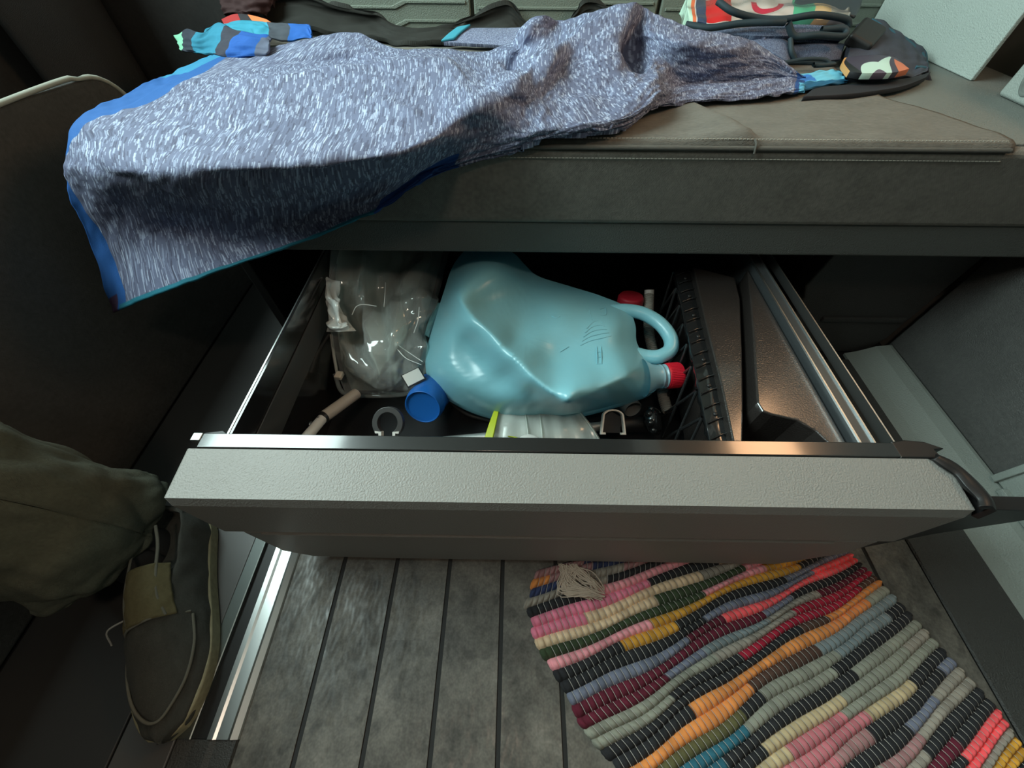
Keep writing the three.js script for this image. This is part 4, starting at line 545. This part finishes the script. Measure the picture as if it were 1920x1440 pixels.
  const pc = tag(obj('printed_cap', cloth([[[1574, 126, -.85], [1600, 118, -.86], [1630, 114, -.86], [1660, 116, -.86], [1672, 124, -.85]], [[1570, 136, -.82], [1598, 130, -.81], [1630, 128, -.81], [1660, 128, -.81], [1680, 138, -.82]], [[1574, 166, -.775], [1598, 166, -.765], [1630, 165, -.765], [1662, 162, -.77], [1688, 155, -.79]]].map((r) => r.map((p) => { const q = onZ(...p); q.y = Math.max(q.y, SEAT + 0.014) + 0.008; return q; })), 50, 30, 0.008), S(lin(1, 1, 1), 0.5, { map: pt, side: THREE.DoubleSide })), 'dark cloth corner printed with pale mint and orange shapes', 'cap');
}

// ---------------------------------------------------------------- person's leg on the left
{
  const p = thing('person', 'person in olive trousers and a worn canvas shoe, only one leg showing', 'person', V(-0.56, 0, -0.14)), o = (g) => g.translate(0.56, 0, 0.14);
  const loft = (rings, nu = 48) => { const P = []; for (const [c, rx, rz, tilt = 0, sq = 2] of rings) P.push([...Array(nu + 1)].map((_, i) => { const a = i / nu * 2 * Math.PI; return V(c[0] + rx * Math.cos(a), c[1] + tilt * Math.sin(a) * rz, c[2] + rz * Math.sin(a)); })); return P; };
  obj('ankle', o(cloth(loft([[[-0.575, 0.04, -0.135], 0.032, 0.045], [[-0.585, 0.09, -0.14], 0.032, 0.040], [[-0.62, 0.16, -0.15], 0.036, 0.044]]), 48, 16, 0.01)), S(lin(0.03, 0.03, 0.03), 0.9), p);
  const olive = S(lin(0.12, 0.128, 0.092), 0.92, { map: felt, bumpMap: weave, bumpScale: 0.001, side: THREE.DoubleSide });
  obj('trouser_leg', o(cloth(loft([[[-0.622, 0.095, -0.155], 0.066, 0.096, 0.12], [[-0.628, 0.13, -0.155], 0.070, 0.094, 0.1], [[-0.635, 0.22, -0.15], 0.066, 0.088], [[-0.64, 0.34, -0.14], 0.068, 0.085], [[-0.645, 0.44, -0.13], 0.07, 0.085], [[-0.65, 0.52, -0.08], 0.075, 0.085, 0.6], [[-0.655, 0.565, 0.03], 0.08, 0.06, 1.6], [[-0.66, 0.575, 0.16], 0.085, 0.05, 1.9], [[-0.665, 0.58, 0.34], 0.09, 0.05, 2.0]]).reverse(), 96, 110, 0.004, (s, u) => { const a = s * 2 * Math.PI; return 0.014 * N(2 * Math.cos(a) + 4, 2 * Math.sin(a), u * 9) + 0.006 * N(5 * Math.cos(a), 5 * Math.sin(a), u * 22); })), olive, p);
  // shoe
  const H = V(-0.572, 0, -0.205), T = V(-0.452, 0, 0.082), ax = T.clone().sub(H), Ln = ax.length(); ax.normalize(); const side = V(ax.z, 0, -ax.x);                 // side points to the right of the toe direction
  const half = (t) => (0.041 + 0.011 * Math.exp(-Math.pow((t - 0.68) / 0.25, 2))) * (t > 0.70 ? Math.sqrt(Math.max(0.0004, 1 - Math.pow((t - 0.70) / 0.30, 2.4))) : t < 0.13 ? Math.sqrt(Math.max(0.0004, 1 - Math.pow((0.13 - t) / 0.13, 2.4))) : 1);
  const top = (t) => 0.034 + 0.075 * Math.exp(-Math.pow(Math.max(0, t - 0.34) / 0.36, 2));
  const at = (t, w, y) => H.clone().addScaledVector(ax, t * Ln).addScaledVector(side, w).setY(y);
  const canvas = S(lin(0.105, 0.105, 0.09), 0.95, { map: felt, bumpMap: weave, bumpScale: 0.0012, side: THREE.DoubleSide });
  const up = []; for (let j = 0; j <= 24; j++) { const t = j / 24, hw = half(t) * 0.94 + 0.001, ht = top(t); up.push([...Array(17)].map((_, i) => { const a = Math.PI * i / 16, c = Math.cos(a), s = Math.sin(a); const open = t < 0.40 ? Math.max(0, s - 0.72) * 0.17 * Math.min(1, (0.40 - t) / 0.1) : 0; return at(t, -hw * Math.sign(c) * Math.pow(Math.abs(c), 0.75), 0.018 + (ht - 0.018) * Math.pow(s, 0.8) - open); })); }
  const shoe = obj('shoe', o(cloth(up, 48, 72, 0.003, (s, u) => 0.0025 * N(s * 7, u * 12, 3))), canvas, p); shoe.userData.label = 'worn grey canvas shoe with a cream sole';
  const sole = []; for (let j = 0; j <= 40; j++) { const t = j / 40; sole.push(t); }
  const outline = [...sole.map((t) => [t, half(t)]), ...sole.slice().reverse().map((t) => [t, -half(t)])].map(([t, w]) => { const q = at(t, w, 0); return [q.x, q.z]; });
  obj('sole', o(prism(outline.filter((_, i) => i !== 41 && i !== 81), 0.0055, 0.029, 'y', 0.003)), S(lin(0.40, 0.36, 0.22), 0.7, { map: felt }), shoe);
  const arc = (w, pts, r, m, n = 'frayed_seam') => obj(n, o(tube(pts.map(([t, k]) => { const hw = half(t) * 0.94, c = k, s = Math.sqrt(Math.max(0, 1 - Math.pow(Math.abs(c), 2.2))); return at(t, hw * c, 0.0225 + (top(t) - 0.018) * Math.pow(s, 0.8)); }), r, 60, 6)), m, shoe);
  const surf = (t, k, lift) => { const s = Math.sqrt(Math.max(0, 1 - Math.pow(Math.abs(k), 2.2))); return at(t, half(t) * 0.94 * k, 0.018 + lift + (top(t) - 0.018) * Math.pow(s, 0.8)); };
  obj('tongue', o(cloth([0.33, 0.40, 0.48, 0.555].map((t) => [-0.78, -0.4, 0, 0.4, 0.72].map((k) => surf(t, k, 0.007))), 20, 16, 0.003, (s, u) => 0.002 * N(s * 6, u * 6, 3))), S(lin(0.17, 0.145, 0.07), 0.9, { map: felt }), shoe).userData.label = 'yellowed tongue';
  const pale = S(lin(0.15, 0.145, 0.115), 0.95);
  arc(0, [[0.57, -0.95], [0.70, -0.93], [0.82, -0.80], [0.90, -0.5], [0.925, 0], [0.89, 0.4], [0.80, 0.72], [0.68, 0.86], [0.56, 0.90]], 0.002, pale);
  arc(0, [[0.57, -0.95], [0.56, -0.6], [0.555, -0.2], [0.55, 0.3], [0.55, 0.88]], 0.0018, pale);
  arc(0, [[0.56, -0.5], [0.48, -0.56], [0.40, -0.5], [0.30, -0.46], [0.20, -0.4]], 0.0018, pale);
  arc(0, [[0.55, 0.5], [0.46, 0.42], [0.36, 0.44], [0.24, 0.42], [0.14, 0.3]], 0.0022, pale);
  obj('lace_end', o(tube([surf(0.5, -0.8, 0.004), surf(0.48, -1.0, 0.045), at(0.49, -0.072, 0.055), at(0.53, -0.082, 0.03)], 0.0014, 20, 6)), S(lin(0.45, 0.44, 0.4), 0.8), shoe);
}

// ---------------------------------------------------------------- rag rug
{
  const rug = thing('rag_rug', 'multicoloured striped rag rug lying askew on the plank floor', 'rug', V(0.35, 0.0, 0.05)), o = (g) => g.translate(-0.35, 0, -0.05);
  const key = [[0, .045, -.137, .54, -.27], [0.29, .028, -.08, .557, -.235], [0.55, .05, -.031, .577, -.195], [1.0, .099, .0535, .60, -.150], [1.26, .137, .09, .617, -.125], [2.2, .25, .26, .690, .034], [2.9, .33, .38, .699, .13]];
  const C = { mauve: [.30, .15, .15], orange: [.60, .21, .055], navy: [.025, .035, .09], greige: [.24, .21, .175], black: [.014, .014, .016], pink: [.62, .17, .25], pink2: [.66, .25, .28], cream: [.58, .42, .27], green: [.03, .045, .02], ochre: [.50, .24, .03], slate: [.13, .14, .19], maroon: [.09, .008, .02], sage: [.205, .205, .165], coral: [.80, .09, .10], teal: [.02, .10, .14], olive: [.08, .075, .03], rose: [.42, .13, .15], sky: [.15, .18, .19], red: [.30, .01, .03], lilac: [.20, .19, .26], white: [.5, .49, .46], brown: [.07, .035, .025], rust: [.60, .20, .06], sand: [.44, .34, .20] };
  const rows = [ // runs of colour along each weft strip: [colour, up to]
    [['mauve', .16], ['navy', .3], ['mauve', .62], ['black', 1]], [['orange', .05], ['mauve', .2], ['navy', .34], ['mauve', .7], ['pink2', 1]], [['navy', .14], ['greige', .3], ['mauve', .46], ['black', .8], ['pink2', 1]], [['greige', .24], ['black', .5], ['pink2', .9], ['black', 1]], [['black', .2], ['pink2', .56], ['black', 1]], [['pink', .36], ['black', .6], ['cream', 1]], [['pink', .14], ['cream', .52], ['greige', .66], ['mauve', 1]], [['cream', .36], ['green', .66], ['pink2', 1]], [['green', .5], ['pink2', .72], ['ochre', 1]], [['pink2', .3], ['ochre', .82], ['black', 1]], [['black', .2], ['ochre', .36], ['black', .76], ['slate', 1]], [['black', .44], ['slate', .84], ['coral', 1]], [['slate', .36], ['maroon', .5], ['coral', 1]], [['maroon', .62], ['slate', .72], ['black', 1]], [['maroon', .26], ['slate', .38], ['sky', .62], ['greige', .8], ['maroon', 1]], [['sage', .4], ['greige', .7], ['red', 1]], [['sage', .22], ['black', .46], ['red', .92], ['brown', 1]], [['black', .66], ['brown', .76], ['orange', 1]], [['black', .24], ['orange', .74], ['rust', .9], ['sage', 1]], [['orange', .42], ['brown', .66], ['sky', 1]], [['olive', .36], ['black', .44], ['sage', .7], ['sky', .92], ['black', 1]], [['teal', .34], ['sage', .66], ['black', 1]], [['teal', .24], ['black', .7], ['sage', 1]], [['black', .34], ['sand', .62], ['sage', .9], ['greige', 1]], [['sand', .4], ['rose', .6], ['sage', 1]], [['sand', .2], ['rose', .66], ['sand', .84], ['black', 1]], [['rose', .5], ['mauve', .62], ['black', .94], ['slate', 1]], [['black', .72], ['slate', .86], ['greige', 1]], [['black', .44], ['greige', .6], ['mauve', .74], ['greige', 1]], [['greige', .36], ['mauve', .56], ['greige', .72], ['black', 1]], [['greige', .3], ['maroon', .82], ['black', 1]], [['maroon', .5], ['black', .8], ['coral', 1]], [['black', .4], ['coral', 1]], [['coral', .6], ['black', .7], ['greige', 1]], [['coral', .2], ['black', .6], ['white', .74], ['ochre', 1]], [['black', .4], ['white', .5], ['ochre', 1]], [['ochre', .8], ['black', 1]], [['black', 1]], [['black', .5], ['lilac', 1]], [['lilac', .8], ['rose', 1]], [['rose', .5], ['lilac', 1]]];
  const total = rows.length, ends = (f) => { const t = f * 2.9; let k = 0; while (k < key.length - 2 && key[k + 1][0] < t) k++; const a = key[k], b = key[k + 1], w = (t - a[0]) / (b[0] - a[0]); return [1, 2, 3, 4].map((q) => a[q] + (b[q] - a[q]) * w); };
  const mats = [0, 1, 2].map((k) => S(lin(1, 1, 1), 0.95, { vertexColors: true, bumpMap: felt, bumpScale: 0.001 }));
  const point = (f, s) => { const [lx, lz, rx, rz] = ends(Math.max(0, Math.min(0.9999, f))); const wv = ((0.001 + 0.006 * f) * Math.sin(s * 6 + f * 5) + 0.0022 * Math.sin(s * 17 + f * 31) + 0.004 * N(s * 5, f * 14, 3)) * Math.min(1, 5 * s) * Math.min(1, 5 * (1 - s)); return V(lx + (rx - lx) * s + 0.35 * wv, 0, lz + (rz - lz) * s + wv); };
  const warp = [], PITCHN = 56;
  rows.forEach((cols, k) => {
    const NU = PITCHN * 6, NV = 6, pos = [], col = [], uv = [], idx = [];
    const bulge = 0.006 + 0.016 * rnd();
    for (let i = 0; i <= NU; i++) {
      const s = (i / NU) * (1 + bulge) - bulge * 0.9, ph = (i / NU) * PITCHN + (k % 2) * 0.5, b = Math.pow(Math.abs(Math.sin(Math.PI * ph)), 0.5);
      const seg = cols.find((c) => s + 0.02 * N(k * 3.1, s * 6) <= c[1]) || cols[cols.length - 1], c = C[seg[0]], tone = 1.3 + 0.5 * N(s * 30, k * 1.7, 2) + 0.25 * N(s * 90, k * 3.3, 6);
      const endR = i < 3 ? [0.4, 0.8, 0.95][i] : i > NU - 3 ? 0.6 : 1;
      for (let j = 0; j <= NV; j++) {
        const q = j / NV, a = Math.PI * q, p = point((k + q * 1.2 - 0.1) / total, Math.max(-0.04, s));
        const mid = point((k + 0.5) / total, Math.max(-0.04, s)); p.lerp(mid, 1 - endR);
        pos.push(p.x, 0.0012 + (0.0052 + 0.0042 * b * endR) * Math.pow(Math.sin(a), 0.7) * endR, p.z); col.push(c[0] * tone, c[1] * tone, c[2] * tone); uv.push(p.x, p.z);
      }
      if (i && i < NU) for (let j = 0; j < NV; j++) { const a = (i - 1) * (NV + 1) + j; idx.push(a, a + 1, a + NV + 1, a + 1, a + NV + 2, a + NV + 1); } else if (i === NU) for (let j = 0; j < NV; j++) { const a = (i - 1) * (NV + 1) + j; idx.push(a, a + 1, a + NV + 1, a + 1, a + NV + 2, a + NV + 1); }
    }
    for (let w = 1; w < PITCHN; w++) { const s = (w - (k % 2) * 0.5) / PITCHN * (1 + bulge) - bulge * 0.9; if (s < 0.01 || s > 0.985) continue; const pts = [-0.18, 0.12, 0.5, 0.88, 1.18].map((q, n) => { const p = point((k + q) / total, s); p.y = [0.0035, 0.0072, 0.0090, 0.0072, 0.0035][n] - 0.0012; return p; }); warp.push(tube(pts, 0.00048, 6, 4)); }
    const g = new THREE.BufferGeometry(); g.setAttribute('position', new THREE.Float32BufferAttribute(pos, 3)); g.setAttribute('color', new THREE.Float32BufferAttribute(col, 3)); g.setAttribute('uv', new THREE.Float32BufferAttribute(uv, 2)); g.setIndex(idx); g.computeVertexNormals(); if (g.attributes.normal.getY(Math.floor(pos.length / 6)) < 0) { flip(g); g.computeVertexNormals(); }
    obj('weft_strip', o(g), mats[k % 3], rug);
  });
  const outline = []; for (let k = 0; k <= 24; k++) outline.push(point(k / 24, 0.01)); for (let k = 24; k >= 0; k--) outline.push(point(k / 24, 0.99));
  obj('rug_backing', o(prism(outline.map((p) => [p.x, p.z]), 0.0004, 0.0028, 'y')), S(lin(0.03, 0.028, 0.027), 0.95), rug);
  const wm = obj('warp_threads', o(mergeGeometries(warp)), S(lin(0.44, 0.42, 0.39), 0.8), rug); wm.userData.kind = 'stuff'; wm.userData.label = 'fine white warp threads';
  const fr = [], base = onY(1075, 1072, 0.014); for (let k = 0; k < 80; k++) { const a = k / 80, left = k < 50; const s0 = V(base.x - 0.025 + 0.035 * rnd(), 0.016 + 0.004 * rnd(), base.z - 0.012 + 0.008 * rnd()); const e = left ? onY(1100 + 36 * rnd(), 1112 + 14 * rnd(), 0.013) : onY(1108 + 26 * rnd(), 1100 + 14 * rnd(), 0.013), m1 = left ? onY(1044 + 34 * rnd(), 1086 + 30 * rnd(), 0.018 + 0.004 * rnd()) : onY(1088 + 24 * rnd(), 1068 + 26 * rnd(), 0.018 + 0.004 * rnd()); fr.push(tube([s0, m1, m1.clone().lerp(e, 0.55).setY(0.019 + 0.004 * rnd()), e], 0.0008, 14, 5)); }
  const fm = obj('fringe', o(mergeGeometries(fr)), S(lin(0.56, 0.45, 0.36), 0.85), rug); fm.userData.kind = 'stuff'; fm.userData.label = 'beige thread tassel';
}

renderer.render(scene, camera);
